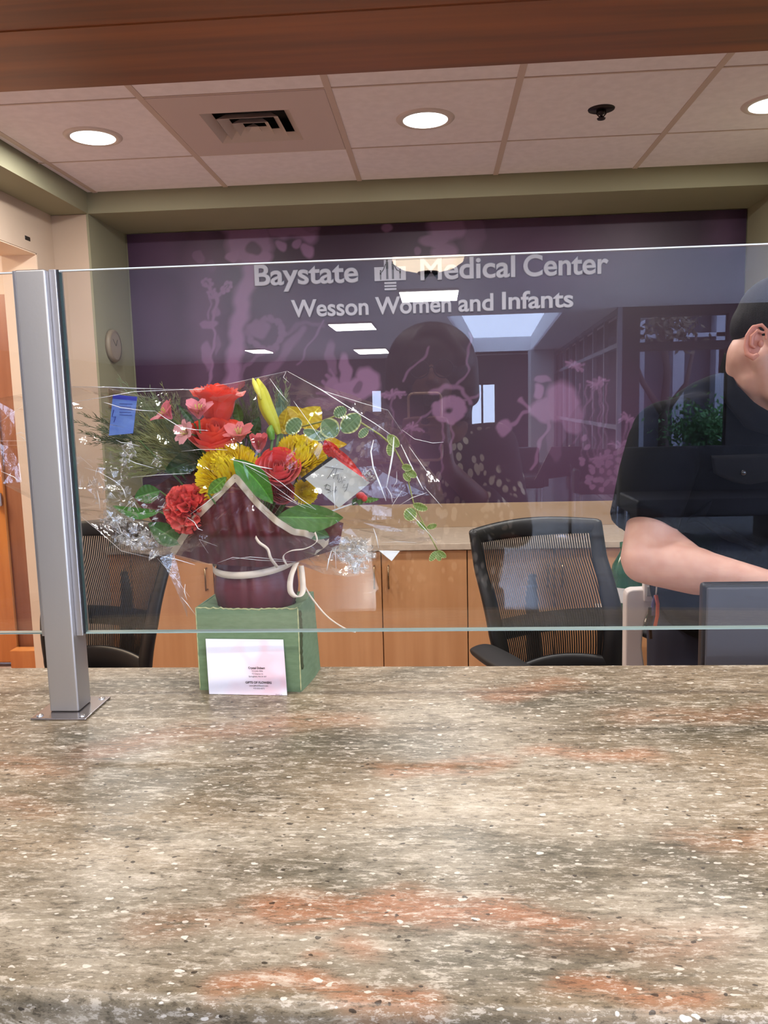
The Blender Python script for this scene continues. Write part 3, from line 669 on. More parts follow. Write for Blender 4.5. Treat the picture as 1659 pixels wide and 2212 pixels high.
# far wall with a glazed door and small windows
fw = MB()
xd = [(-1.66, -1.36, 1.30, 1.90), (.85, 1.50, .45, 1.98)]
edge = -8
for x0, x1, z0, z1 in xd:
    fw.box((edge, YF-.1, 0), (x0, YF, ZLOB+.1)); fw.box((x0, YF-.1, 0), (x1, YF, z0)); fw.box((x0, YF-.1, z1), (x1, YF, ZLOB+.1)); edge = x1
fw.box((edge, YF-.1, 0), (5.5, YF, ZLOB+.1))
struct(fw.build('wall_far', M_ldark))
for k, (x0, x1, z0, z1) in enumerate(xd):
    m_ = MB(); w_ = .04
    for a, b in (((x0, z0), (x0+w_, z1)), ((x1-w_, z0), (x1, z1)), ((x0, z0), (x1, z0+w_)), ((x0, z1-w_), (x1, z1))): m_.box((a[0], YF, a[1]), (b[0], YF+.03, b[1]))
    if k == 1: m_.box(((x0+x1)/2-.05, YF, z0), ((x0+x1)/2, YF+.03, z1)); m_.box((x0, YF, z0+.28), (x1, YF+.03, z0+.33))
    struct(m_.build('window_%d' % (k+1), M_mull))
# grey square column
struct(box('wall_column', (.115*19, my(19.6), 0), (.1427*19, my(19), ZLOB), mat('grey column', (168, 168, 172), .8)))
# tall glazed wall along the right, then a window bay that faces the desk
mb = MB(); y0, y1 = my(20.4), my(11); X_ = 2.93
def sx(y): return 2.93+(2.42-2.93)*(y-y0)/(y1-y0)
for i in range(9):
    y = y0+(y1-y0)*i/8; mb.box((sx(y)-.03, y-.03, 0), (sx(y)+.03, y+.03, ZLOB))
for z in (.04, 1.1, 2.18, ZLOB-.04):
    mb.add([(sx(y0)-.03, y0, z-.03), (sx(y1)-.03, y1, z-.03), (sx(y1)+.03, y1, z-.03), (sx(y0)+.03, y0, z-.03), (sx(y0)-.03, y0, z+.03), (sx(y1)-.03, y1, z+.03), (sx(y1)+.03, y1, z+.03), (sx(y0)+.03, y0, z+.03)], [(0, 1, 2, 3), (4, 5, 6, 7), (0, 1, 5, 4), (1, 2, 6, 5), (2, 3, 7, 6), (3, 0, 4, 7)])
struct(mb.build('window_3', mat('grey mullion', (128, 128, 142), .5)))
mb = MB()
mb.add([(sx(y0)+.2, y0, 0), (sx(y1)+.2, y1, 0), (sx(y1)+.2, y1, ZLOB), (sx(y0)+.2, y0, ZLOB)], [(0, 1, 2, 3)])
struct(mb.build('wall_lobby_right', mat('dim plum partition', (40, 30, 46), .5)))
yb = my(11.0); xa, xb = 2.68, 3.82
mb = MB(); zt = ZC+1.10
for a, b in [((2.42, 0), (xa, ZLOB)), ((xa, zt), (xb, ZLOB)), ((xa, ZC+.66), (xb, ZC+.74)), ((xa, ZC-.83), (xb, ZC-.75)), ((xa, ZC-1.0), (2.9, ZC-.83)), ((3.2, ZC-1.0), (3.45, ZC-.83)), ((3.72, ZC-1.0), (xb, ZC-.83)), ((xa, 0), (xb, ZC-1.0)), ((xb, 0), (5.5, ZLOB))]:
    mb.box((a[0], yb-.12, a[1]), (b[0], yb, b[1]))
struct(mb.build('wall_window_bay', mat('bay frame', (18, 12, 17), .6)))
for k, (a, b) in enumerate([((xa, ZC-.75), (xb, ZC+.66)), ((xa, ZC+.74), (xb, zt))]):
    mb = MB()
    for q in range(2):
        pass
    mb.box((a[0], yb-.07, a[1]), (a[0]+.02, yb-.05, b[1])); mb.box((b[0]-.02, yb-.07, a[1]), (b[0], yb-.05, b[1])); mb.box((a[0], yb-.07, a[1]), (b[0], yb-.05, a[1]+.02)); mb.box((a[0], yb-.07, b[1]-.02), (b[0], yb-.05, b[1]))
    struct(mb.build('window_%d' % (4+k), M_mull))
# what stands outside the bay: facade, tree, shrub, paving
M_fac = mat('pale facade', (150, 152, 170), .8); M_facd = mat('dark facade', (60, 62, 80), .7)
t = thing('office_building', (4.3, my(15), 0), 'grey stone office facade standing outside the lobby window bay', 'building')
mb = MB(); yo = my(15)
for x0, x1, z0, z1 in [(3.3, 3.75, 0, 6), (4.25, 4.45, 0, 6), (5.0, 5.5, 0, 6), (3.3, 8, 3.05, 3.2), (3.3, 8, 2.55, 2.62), (5.5, 8, 0, 6), (5.05, 5.5, 1.9, 2.4)]:
    mb.box((x0, yo-.3, z0), (x1, yo, z1))
mb.build('stone_piers', M_fac, t); box('dark_glazing', (3.25, yo-.5, 0), (8, yo-.35, 6), M_facd, t)
struct(box('floor_outside', (3.2, my(30), -.06), (12, yb-.12, -.01), mat('outdoor paving', (150, 150, 155), .8)))
t = thing('tree', (3.7, my(13.6), 0), 'bare trunked tree growing outside the lobby window', 'tree')
bx_, by_ = 3.72, my(13.6)
MB().tube([(bx_, by_, 0), (bx_, by_, 1.1), (bx_+.05, by_, 1.5)], [.10, .08, .07]).tube([(bx_, by_, 1.2), (bx_-.35, by_, 1.75), (bx_-.6, by_, 2.4)], [.06, .045, .03]).tube([(bx_, by_, 1.3), (bx_+.05, by_, 1.9), (bx_-.1, by_, 2.8)], [.07, .06, .04]).tube([(bx_+.02, by_, 1.25), (bx_+.35, by_, 1.7), (bx_+.5, by_, 2.5)], [.06, .04, .02]).build('trunk', mat('bark', (74, 58, 58), .9), t, smooth=True)
def leafcloud(c, r, n, s, seed):
    rg = random.Random(seed); mb = MB()
    for i in range(n):
        v = Vector((rg.gauss(0, .45)*r[0], rg.gauss(0, .45)*r[1], rg.gauss(0, .45)*r[2]))+Vector(c); b = basis((rg.uniform(-1, 1), rg.uniform(-1, 1), rg.uniform(-.2, 1)), rg.uniform(0, 6))
        mb.add([v+b@Vector((-s, 0, 0)), v+b@Vector((0, -s*.4, 0)), v+b@Vector((s, 0, 0)), v+b@Vector((0, s*.4, 0))], [(0, 1, 2, 3)])
    return mb
leafcloud((bx_+.1, by_, 2.75), (.5, .4, .5), 500, .07, 1).build('foliage', mat('brownish foliage', (100, 90, 76), .8), t)
sh = thing('shrub', (4.0, my(12.3), 0), 'bright green shrub growing low outside the lobby window', 'shrub')
leafcloud((4.0, my(12.3), .95), (.65, .3, .45), 1600, .05, 2).build('foliage', mat('bright green foliage', (96, 160, 96), .7), sh)
MB().tube([(4.0, my(12.3), 0), (4.0, my(12.3), .9)], .03).build('stem', mat('bark', (74, 58, 58), .9), sh)
# dome lamp above the visitor and its sensor
dx, dy = -.007*6.9, my(6.9)
t = thing('dome_lamp', (dx, dy, ZLOB), 'cream ceiling dome lamp hanging above the lobby walkway', 'ceiling light')
MB().lathe([(.30, 0), (.29, -.04), (.22, -.085), (.10, -.115), (0, -.12)], (dx, dy, ZLOB), 32).build('shade', emis('dome glass', (255, 232, 205), 9.0), t, smooth=True)
MB().lathe([(0, -.150), (.06, -.148), (.085, -.135), (.09, -.118), (0, -.116)], (dx, dy, ZLOB), 24).build('finial', M_dk, t, smooth=True)
for i, (x, yv, sx_2, sy_2) in enumerate(LPAN):
    t = thing('panel_light', (x, my(yv), ZLOB), ['bright square ceiling panel light straight behind the visitor', 'ceiling panel light, the middle one of the lobby row', 'ceiling panel light nearest the far lobby wall', 'ceiling panel light towards the left lobby wall'][i], 'ceiling light', None)
    box('diffuser', (x-sx_2/2, my(yv)-sy_2/2, ZLOB-.022), (x+sx_2/2, my(yv)+sy_2/2, ZLOB-.004), emis('panel glow', (255, 250, 242), 9), t)
    m_ = MB()
    for a, b in (((-1, -1), (1, -1)), ((1, -1), (1, 1)), ((1, 1), (-1, 1)), ((-1, 1), (-1, -1))):
        m_.tube([(x+a[0]*sx_2/2, my(yv)+a[1]*sy_2/2, ZLOB-.012), (x+b[0]*sx_2/2, my(yv)+b[1]*sy_2/2, ZLOB-.012)], .012, 4)
    m_.build('frame', M_white, t)
for i, (x, y) in enumerate(FRONT):
    t = thing('downlight', (x, y, ZLOB), 'recessed lobby downlight above the visitor side, number %s from the left' % ['one', 'two', 'three', 'four', 'five', 'six'][i], 'ceiling light', 'recessed lobby downlights over the visitor side')
    t['label'] = 'recessed lobby downlight in the ceiling above the visitor side of the counter'
    MB().lathe([(.075, .002), (.078, -.008), (.095, -.006), (.1, .001)], (x, y, ZLOB), 28).build('trim_ring', M_white, t, smooth=True)
# rope stand, sign stand, dark seats in the lobby
t = thing('sign_stand', (1.43, my(8.8), 0), 'metal sign stand with a tilted dark board on a round foot, in the lobby', 'sign stand')
MB().lathe([(0, .02), (.05, .02), (.17, .008), (.175, 0), (0, 0)], (1.43, my(8.8), 0), 32).build('foot', mat('steel foot', (190, 190, 200), .3, .9), t, smooth=True)
MB().tube([(1.43, my(8.8), .01), (1.43, my(8.8), 1.0)], .018, 10).build('pole', mat('dark pole', (70, 66, 70), .4, .5), t, smooth=True)
mb = MB(); q = [(1.05, my(8.8)-.02, .62), (1.43, my(8.8)-.02, .66), (1.55, my(8.8)+.05, .98), (1.22, my(8.8)+.05, .98)]
mb.add(q, [(0, 1, 2, 3)]); mb.build('board', mat('dark board', (52, 34, 40), .4), t, solid=.015)
M_seat = mat('black upholstery', (26, 26, 32), .55)
for i, (x, yv) in enumerate([(1.15, 11.5), (2.1, 10.6), (.9, 14)]):
    t = thing('lobby_chair', (x, my(yv), 0), ['low black lobby armchair beside the sign stand', 'low black lobby armchair by the window bay', 'low black lobby armchair furthest from the counter'][i], 'chair', None)
    box('seat', (x-.32, my(yv)-.3, .28), (x+.32, my(yv)+.3, .45), M_seat, t, .03); box('backrest', (x-.32, my(yv)-.38, .4), (x+.32, my(yv)-.26, .82), M_seat, t, .03)
    for s_ in (-1, 1): box('armrest', (x+s_*.34-.04, my(yv)-.3, .3), (x+s_*.34+.04, my(yv)+.3, .6), M_seat, t, .02)
    for a, b in ((-1, -1), (-1, 1), (1, -1), (1, 1)): MB().tube([(x+a*.28, my(yv)+b*.26, 0), (x+a*.28, my(yv)+b*.26, .29)], .018, 8).build('leg', mat('steel foot', (190, 190, 200), .3, .9), t)

t = thing('bench', (3.4, my(8.3), 0), 'long dark bench added before the lobby window bay to darken its reflection', 'bench')  # added seat: its dark mirror image covers the bright lobby floor
box('seat', (1.95, my(8.8), .30), (4.8, my(8.0), .48), M_seat, t, .03); box('backrest', (1.95, my(8.95), .30), (4.8, my(8.8), .95), M_seat, t, .03)
for xx in (2.1, 3.4, 4.65): box('leg', (xx-.03, my(8.8), 0), (xx+.03, my(8.05), .30), M_seat, t)

# ------------------------------------------------------------------ office chairs
M_blk = mat('black chair plastic', (26, 26, 28), .42)
M_net = mat('black mesh weave', (20, 20, 21), .6)
def make_chair(labels):
    t = thing('office_chair', (0, 0, 0), labels, 'office chair')
    # the chair faces -Y; back leans towards +Y
    def bp(u, v):                       # back surface: u across -1..1, v 0..1 from bottom to top
        hw = .225+.03*min(1, v*2.5)
        z = .50+.54*v; y = .20+.16*v-.07*math.sin(PI*min(1, v*1.3))*.6
        y -= .055*(u*u)                 # wraps round the sitter
        return Vector((u*hw, y, z))
    mb = MB(); n = 26
    for s_ in (-1, 1):                  # side bands
        def sb(a, b, s_=s_):
            wv = .14+.17*(1-b)
            return bp(s_*(1-wv*a), b)+Vector((0, -.012*math.sin(a*PI), 0))
        mb.grid(sb, 5, n)
    mb.grid(lambda a, b: bp(-1+2*a, 1.0-.085*b)+Vector((0, -.01*math.sin(b*PI), .018*math.sin(PI*a)*(1-b))), 24, 4)
    mb.grid(lambda a, b: bp(-1+2*a, .16*b+.0)+Vector((0, -.01*math.sin(b*PI), .03*math.sin(PI*a)*b)), 24, 4)
    fr = mb.build('back_frame', M_blk, t, smooth=True, solid=.022, subd=1)
    mb = MB()
    N = 54
    for i in range(N):
        u = -.88+1.76*i/(N-1)
        pts = [bp(u, .12+.82*j/14) for j in range(15)]
        w = .0023
        vs = []
        for p in pts: vs += [p+Vector((-w, 0, 0)), p+Vector((w, 0, 0)), p+Vector((w, .0025, 0)), p+Vector((-w, .0025, 0))]
        fs = [(4*j+k, 4*j+(k+1) % 4, 4*j+4+(k+1) % 4, 4*j+4+k) for j in range(14) for k in range(4)]
        mb.add(vs, fs)
    o = mb.build('mesh_weave', M_net, t); o['kind'] = 'part'
    del o['kind']
    mb = MB(); mb.tube([(0, .30, .42), (0, .32, .60), (0, .335, .78), (0, .33, .86)], [.03, .024, .018, .01], 10); mb.grid(lambda a, b: bp(-.82+1.64*a, .34+.12*b)+Vector((0, .022, 0)), 20, 3)
    mb.build('lumbar_support', M_blk, t, smooth=True, solid=.006)
    def seat(a, b):
        x = (a-.5)*.50; y = .20-.46*b; z = .475-.02*math.cos((a-.5)*PI)+.01*math.cos(b*PI)-.03*max(0, b-.85)/.15
        return Vector((x*(1-.10*b), y, z))
    MB().grid(seat, 16, 14).build('seat', mat('black fabric seat', (24, 24, 26), .85, bump=(300, .2)), t, smooth=True, solid=.07, subd=1)
    for s_ in (-1, 1):
        arm = MB(); arm.tube([(s_*.24, .05, .44), (s_*.30, .05, .46), (s_*.315, .02, .66)], [.02, .022, .02], 10)
        a_ = arm.build('arm_support', M_blk, t, smooth=True)
        def pad(a, b, s_=s_):
            return Vector((s_*.30+(a-.5)*.10*(.8+.2*math.sin(PI*b)), .14-.29*b, .685+.012*math.sin(PI*a)))
        MB().grid(pad, 6, 10).build('arm_pad', mat('soft black pad', (24, 23, 25), .6), t, smooth=True, solid=.026, subd=1)
    MB().tube([(0, 0, .10), (0, 0, .40)], [.03, .025], 14).box((-.12, -.12, .39), (.12, .14, .44)).build('column', M_blk, t, smooth=False)
    MB().tube([(.14, .02, .42), (.27, .02, .43), (.285, .02, .435)], [.006, .006, .012], 8).build('tilt_lever', mat('grey lever', (110, 112, 120), .5), t, smooth=True)
    mb = MB()
    for k in range(5):
        a = 2*PI*k/5+.3; mb.tube([(0, 0, .12), (math.cos(a)*.30, math.sin(a)*.30, .075)], [.032, .018], 8)
    mb.build('star_base', M_blk, t, smooth=True)
    for k in range(5):
        a = 2*PI*k/5+.3; x, y = math.cos(a)*.30, math.sin(a)*.30
        MB().lathe([(0, -.012), (.028, -.012), (.028, .012), (0, .012)], (x, y, .028), 16, 'X').box((x-.006, y-.006, .03), (x+.006, y+.006, .075)).build('caster', M_blk, t)
    return t
ch = make_chair('black mesh office chair in front of the cabinets, right of the bouquet')
def dup(o, loc, rz, label, no_arms=False):
    r = o.copy(); COL.objects.link(r); r.location = loc; r.rotation_euler = (0, 0, rz); r['label'] = label
    for c_ in o.children:
        if no_arms and c_.name.startswith('arm_'): continue
        k = c_.copy(); COL.objects.link(k); k.parent = r
    return r
c2 = dup(ch, (-1.27, 2.58, 0), math.radians(-16), 'black mesh office chair behind the steel post and left of the green box', True)
ch.location = (.455, 2.46, 0); ch.rotation_euler = (0, 0, math.radians(24))
for o_ in (ch, c2): o_['group'] = 'mesh office chairs behind the counter'

# ------------------------------------------------------------------ monitor on the desk
yq = 1.25; a = P(1519, 1262, yq); zt_ = a.z; x0_ = a.x
t = thing('computer_monitor', (x0_+.27, yq, .74), 'black computer monitor seen from behind, in front of the standing man', 'monitor')
box('screen_back', (x0_, yq, zt_-.33), (x0_+.54, yq+.022, zt_), mat('monitor black', (30, 30, 34), .45), t, .006)
box('rear_panel', (x0_+.005, yq-.004, zt_-.325), (x0_+.535, yq+.002, zt_-.005), mat('monitor grey', (74, 74, 80), .55), t, .003)
box('rear_bulge', (x0_+.15, yq-.03, zt_-.28), (x0_+.39, yq-.004, zt_-.10), mat('monitor grey', (74, 74, 80), .55), t, .01)
MB().box((x0_+.24, yq-.028, .75), (x0_+.30, yq-.008, zt_-.2)).box((x0_+.15, yq-.10, .741), (x0_+.39, yq+.09, .752)).build('stand', mat('monitor black', (30, 30, 34), .45), t, bevel=.003)

# ------------------------------------------------------------------ white casing, green bottles beside the man
M_wp = mat('white plastic', (222, 212, 208), .4)
ycs = 2.06
def pc(x, y, Y=ycs): return P(x, y, Y)
t = thing('equipment_casing', tuple(pc(1372, 1437)-Vector((0, 0, .2))), 'tall white plastic casing with a rounded shoulder, between the chair and the man', 'equipment')
pr = [(1352, 1500), (1352, 1300), (1353, 1284), (1358, 1277), (1368, 1274), (1420, 1272), (1420, 1290), (1408, 1310), (1394, 1340), (1389, 1370), (1387, 1400), (1392, 1437), (1402, 1500)]
mb = MB(); fr_ = [pc(x, y) for x, y in pr]; n = len(fr_)
fr_[0].z = fr_[-1].z = 0.0
mb.add(fr_+[p+Vector((0, .04, 0)) for p in fr_], [tuple(range(n)), tuple(reversed(range(n, 2*n)))]+[(i, (i+1) % n, n+(i+1) % n, n+i) for i in range(n)])
mb.build('shell', M_wp, t, bevel=.006)
pa, pb = pc(1392, 1255, 2.05), pc(1425, 1300, 2.05)
MB().box((pa.x, 2.05, pb.z), (pb.x, 2.075, pa.z)).build('top_tab', M_wp, t, bevel=.003)
pa = pc(1407, 1278, 2.045)
MB().box((pa.x-.011, 2.046, pa.z-.013), (pa.x+.007, 2.054, pa.z+.013)).build('socket', mat('grey socket', (150, 146, 140), .5), t, bevel=.002)
t = thing('storage_stand', tuple(P(1360, 1500, 3.02)), 'slim grey ribbed column standing just left of the white casing', 'stand')
t.location.z = 0; t['_base'] = (t.location.x, t.location.y, 0)
q = pc(1348, 1437, 3.02); mb = MB()
for k in range(4): mb.tube([(q.x-.04+k*.022, 3.02, 0), (q.x-.04+k*.022, 3.02, ZC-.28*3.02)], .011, 10)
mb.box((q.x-.06, 2.99, 0), (q.x+.05, 3.05, 0.02)); mb.build('ribbed_column', mat('grey ribbed', (150, 140, 142), .5), t, smooth=True)
M_gg = bpy.data.materials.new('green bottle plastic'); M_gg.use_nodes = True; b_ = M_gg.node_tree.nodes['Principled BSDF']
b_.inputs['Base Color'].default_value = (*lin((40, 110, 70)), 1); b_.inputs['Transmission Weight'].default_value = .45; b_.inputs['Roughness'].default_value = .12
def bottle(px, pyb, pyt, Y, r, lab):
    a, b = P(px, pyb, Y), P(px, pyt, Y); h = b.z-a.z
    t = thing('bottle', tuple(a), lab, 'bottle', None)
    MB().lathe([(0, 0), (r*.8, 0), (r, .012), (r, h*.48), (r*.93, h*.52), (r, h*.56), (r*.86, h*.70), (r*.42, h*.86), (r*.34, h*.90), (r*.34, h*.95), (0, h*.95)], a, 28).build('body', M_gg, t, smooth=True)
    MB().lathe([(r*.38, h*.92), (r*.40, h*.93), (r*.40, h), (0, h)], a, 20).build('cap', mat('dark green cap', (34, 84, 52), .4), t, smooth=True)
    MB().lathe([(r*1.01, h*.22), (r*1.01, h*.42)], a, 28).build('label_band', mat('bottle label', (226, 228, 232), .5), t, smooth=True)
box_t = thing('side_table', tuple(P(1352, 1420, 3.25)), 'small shelf unit behind the man carrying the green bottles', 'table')
sa = P(1352, 1330, 3.1)
box_t.location.z = 0; box_t['_base'] = (box_t.location.x, box_t.location.y, 0)
zs_t = P(1350, 1330, 3.25).z
box('shelf_top', (sa.x-.05, 3.08, zs_t-.02), (sa.x+.40, 3.46, zs_t), M_top, box_t, .003)
for a, b in ((-.03, 3.10), (.38, 3.10), (-.03, 3.44), (.38, 3.44)): box('leg', (sa.x+a-.012, b-.012, 0), (sa.x+a+.012, b+.012, zs_t-.02), M_blk, box_t)
bottle(1350, 1330, 1172, 3.25, .060, 'green plastic bottle just left of the man elbow, nearest the mesh chair')
bottle(1392, 1330, 1215, 3.25, .052, 'shorter green plastic bottle under the man elbow, behind the white casing')
# ------------------------------------------------------------------ people
M_skin = mat('skin', (216, 170, 152), .5, sub=.10, noise=(40, (208, 158, 140)), bump=(500, .1))
def hand(mb, wrist, fwd, nrm, side, size=.18, curl=.5, spread=.12, hold=None):
    """palm, four fingers of different lengths and a thumb from the palm's side. side: +1 thumb towards fwd x nrm"""
    f = Vector(fwd).normalized(); n = Vector(nrm).normalized(); s = f.cross(n).normalized()*side; n = s.cross(f)*side if False else n
    w = Vector(wrist); k = size/.18
    for a in (-.5, 0, .5): mb.cap(w+f*.012*k+s*a*.03*k, w+f*.085*k+s*a*.052*k, .016*k, .0125*k, 10)
    for i, (o, L) in enumerate([(.031, .070), (.010, .078), (-.011, .073), (-.031, .058)]):
        p = w+f*.088*k+s*o*k; d = (f+s*(o*spread*8)).normalized(); r = (.0088-.0006*i)*k; c_ = curl
        for j, fr_ in enumerate((.45, .30, .25)):
            ax = s; d2 = (Matrix.Rotation(-c_*(.5 if j == 0 else .9)*side, 3, ax) @ d).normalized()
            q = p+d2*L*fr_*k; mb.cap(p, q, r*(1-.08*j), r*(1-.08*(j+1)), 9); p, d = q, d2
    p = w+f*.028*k+s*.030*k; d = (f*.55+s*.8+n*.15).normalized()
    for j, L in enumerate((.036, .032, .026)):
        q = p+d*L*k; mb.cap(p, q, (.0125-.0018*j)*k, (.0108-.0018*j)*k, 9); p = q; d = (d+f*.45-s*.12).normalized()

def make_man():
    nk = P(1622, 880, 1.72)                              # collar centre
    hd = P(1695, 745, 1.66)                              # head centre
    shR = P(1440, 945, 1.70); elb = P(1392, 1208, 1.57); wr = P(1742, 1288, 1.44)
    t = thing('person', (nk.x, 1.84, 0), 'man in a black short sleeved uniform shirt leaning over the desk, head down', 'person')
    hip = Vector((nk.x+.045, 1.90, .98)); shL = Vector((2*nk.x-shR.x+.02, 1.72, shR.z-.01))
    # body ---------------------------------------------------------
    mb = MB()
    fw_ = Vector((.72, -.45, -.52)).normalized()       # where the face points
    up_ = Vector((.50, -.12, .86)).normalized(); up_ = (up_-fw_*up_.dot(fw_)).normalized(); sd_ = up_.cross(fw_).normalized()
    hm = Matrix((fw_, sd_, up_)).transposed()
    def h(x, y, z): return hd+hm@Vector((x, y, z))
    mb.ell(h(-.008, 0, .025), (.094, .074, .092), hm, 24, 16)
    mb.ell(h(.028, 0, -.035), (.062, .060, .078), hm, 20, 14)
    mb.cap(h(.055, -.022, -.088), h(.055, .022, -.088), .026, .026)                   # chin
    mb.cap(h(-.01, -.052, -.045), h(.04, -.034, -.088), .024, .022); mb.cap(h(-.01, .052, -.045), h(.04, .034, -.088), .024, .022)
    mb.cap(h(.088, 0, .022), h(.112, 0, -.018), .009, .014); mb.ell(h(.104, .012, -.022), (.009, .008, .007), hm); mb.ell(h(.104, -.012, -.022), (.009, .008, .007), hm)
    mb.cap(h(.082, -.042, .030), h(.090, .042, .030), .010, .010)                      # brow
    mb.cap(h(.090, -.02, -.050), h(.090, .02, -.050), .007, .007); mb.cap(h(.087, -.016, -.060), h(.087, .016, -.060), .008, .008)
    n0 = P(1640, 905, 1.76)
    mb.cap(h(-.030, 0, -.04), n0, .060, .072, 18); mb.cap(h(-.0, 0, -.07), n0+Vector((.02, -.03, 0)), .055, .066, 16)
    mb.cap(n0, Vector((nk.x, 1.80, 1.25)), .10, .13, 16)
    mb.cap(Vector((nk.x, 1.80, 1.25)), hip, .13, .14, 16)
    mb.cap(shR, elb, .050, .046, 16)
    mb.cap(elb, elb.lerp(wr, .35), .048, .046, 16); mb.cap(elb.lerp(wr, .3), wr, .045, .026, 16); mb.cap(P(1425, 1165, 1.585), P(1500, 1222, 1.55), .036, .034, 14)
    elL = Vector((shL.x+.12, 1.60, 1.16)); wrL = Vector((shL.x-.03, 1.40, 1.0))
    mb.cap(shL, elL, .050, .044, 14); mb.cap(elL, wrL, .044, .028, 14)
    mb.cap(n0, shR, .06, .055); mb.cap(n0, shL, .06, .055)
    for s_ in (-1, 1):
        k = Vector((hip.x+s_*.11, 1.90, .50)); a_ = Vector((hip.x+s_*.12, 1.95, .09))
        mb.cap(Vector((hip.x+s_*.09, 1.90, .92)), k, .085, .058, 14); mb.cap(k, a_, .056, .038, 14)
    hand(mb, wr+Vector((.0, 0, 0)), (wr-elb), (0, .15, -1), 1, .18, .35)
    hand(mb, wrL, (wrL-elL), (0, .1, -1), -1, .18, .35)
    body = remesh(mb.build('body', M_skin, t), .0055, 10, .5)
    # right ear ------------------------------------------------------
    er = P(1637, 738, 1.60)
    side = (Vector((er.x, er.y, er.z))-hd); 
    ec = P(1632, 738, 1.592); E = MB(); xa = Vector((.93, -.25, -.25)).normalized(); za = Vector((.30, -.05, .95)).normalized(); na = xa.cross(za).normalized()
    def e(x, z, d=0): return ec+xa*x+za*z+na*d
    E.tube([e(.016, .006, .006), e(.012, .024, .002), e(0, .032, .0), e(-.013, .026, -.001), e(-.018, .008, -.001), e(-.014, -.012, .0), e(-.006, -.026, .003), e(.006, -.030, .006), e(.012, -.022, .009)], [.0025, .0035, .0038, .0038, .0038, .004, .0055, .0065, .004], 10)
    E.tube([e(.008, .018, .003), e(-.004, .020, .003), e(-.009, .008, .003), e(-.005, -.008, .003), e(.004, -.012, .004)], [.003, .0035, .004, .004, .003], 8)
    E.ell(e(.010, -.002, .004), (.005, .005, .008)); E.ell(e(-.003, .002, -.007), (.016, .007, .028))
    remesh(E.build('ear', mat('ear skin', (216, 148, 128), .5, sub=.15), t), .0013, 9, .5)
    # hair -----------------------------------------------------------
    rg = random.Random(5); mb = MB()
    mb.ell(h(-.022, 0, .042), (.099, .082, .089), hm, 26, 18)
    mb.ell(h(-.065, 0, .012), (.052, .060, .058), hm, 18, 12)
    mb.ell(h(.035, 0, .085), (.062, .066, .040), hm, 18, 12)
    for s_ in (-1, 1): mb.cap(h(-.02, s_*.068, .02), h(.022, s_*.072, .002), .018, .010, 8)
    hr = remesh(mb.build('hair', mat('black hair', (20, 17, 17), .6, spec=.2, bump=(700, .6), noise=(200, (30, 26, 25), (1, 1, .2))), t), .005, 5, .5)
    for s_ in (-1, 1): MB().ell(h(.078, s_*.031, .010), (.012, .013, .006), hm, 12, 8).build('eye', mat('eye white', (190, 178, 172), .3), t, smooth=True); MB().ell(h(.0885, s_*.031, .008), (.003, .0055, .005), hm, 12, 8).build('iris', mat('dark iris', (34, 22, 16), .2), t, smooth=True)
    # shirt ----------------------------------------------------------
    M_sh = mat('black uniform cloth', (14, 14, 19), .9, spec=.12, noise=(7, (10, 10, 14)), bump=(14, .5))
    mb = MB()
    cst = Vector((nk.x+.01, 1.78, 1.32))
    mb.ell(cst, (.215, .135, .19), None, 26, 18); mb.ell(cst+Vector((0, .01, -.17)), (.195, .135, .22), None, 26, 18); mb.ell(cst+Vector((0, .03, -.28)), (.185, .13, .14), None, 24, 16)
    mb.cap(shR, cst+Vector((0, 0, .05)), .078, .12, 16); mb.cap(shL, cst+Vector((0, 0, .05)), .078, .12, 16)
    mb.cap(n0+Vector((-.03, .02, -.02)), cst, .085, .13, 18)
    hemR = P(1392, 1118, 1.60); 
    mb.tube([shR+Vector((0, 0, .045)), shR, shR.lerp(hemR, .5), hemR.lerp(shR, .12), hemR+(hemR-shR).normalized()*.014], [.045, .076, .074, .068, .066], 24)
    hemL = shL.lerp(elL, .72); mb.tube([shL+Vector((0, 0, .045)), shL, hemL], [.045, .074, .066], 20)
    # cloth folds pulled from shoulder to waist
    for a, b, r0 in [(P(1500, 960, 1.645), P(1460, 1120, 1.645), .012), (P(1490, 1110, 1.65), P(1650, 1190, 1.645), .014), (P(1540, 1080, 1.652), P(1480, 1130, 1.655), .012)]:
        mb.tube([a, a.lerp(b, .5)+Vector((0, -.012, -.004)), b], [r0*.4, r0, r0*.4], 8)
    sh_ = remesh(mb.build('shirt', M_sh, t), .006, 8, .5)
    C_ = MB()                                             # collar
    ca = [P(1566, 762, 1.74), P(1590, 830, 1.66), P(1632, 872, 1.62), P(1690, 905, 1.60)]
    cb = [P(1556, 800, 1.75), P(1560, 862, 1.655), P(1610, 925, 1.615), P(1690, 950, 1.60)]
    def cf(a, b):
        i = min(2, int(a*3)); f_ = a*3-i; p = ca[i].lerp(ca[i+1], f_); q = cb[i].lerp(cb[i+1], f_); return p.lerp(q, b)
    C_.grid(cf, 14, 4).build('collar', M_sh, sh_, smooth=True, solid=.004)
    fl = [P(1535, 985, 1.612), P(1585, 980, 1.606), P(1700, 978, 1.606)]; fb = [P(1540, 1022, 1.614), P(1588, 1042, 1.607), P(1612, 1046, 1.606), P(1640, 1032, 1.606), P(1700, 1030, 1.606)]
    def ff(a, b):
        p = P(1535+165*a, 984-6*a, 1.618-.010*min(1, a*2)); yb_ = 1022+24*math.sin(min(1, a*2.1)*PI*.5)-(14*max(0, a-.5)*2); q = P(1540+160*a, yb_, 1.616-.012*min(1, a*2)); return p.lerp(q, b)
    C2 = MB(); C2.grid(lambda a, b: ff(a, b)+Vector((0, -.004, 0)), 20, 5); C2.build('pocket_flap', mat('flap cloth', (20, 19, 20), .85, spec=.15), sh_, smooth=True, solid=.004)
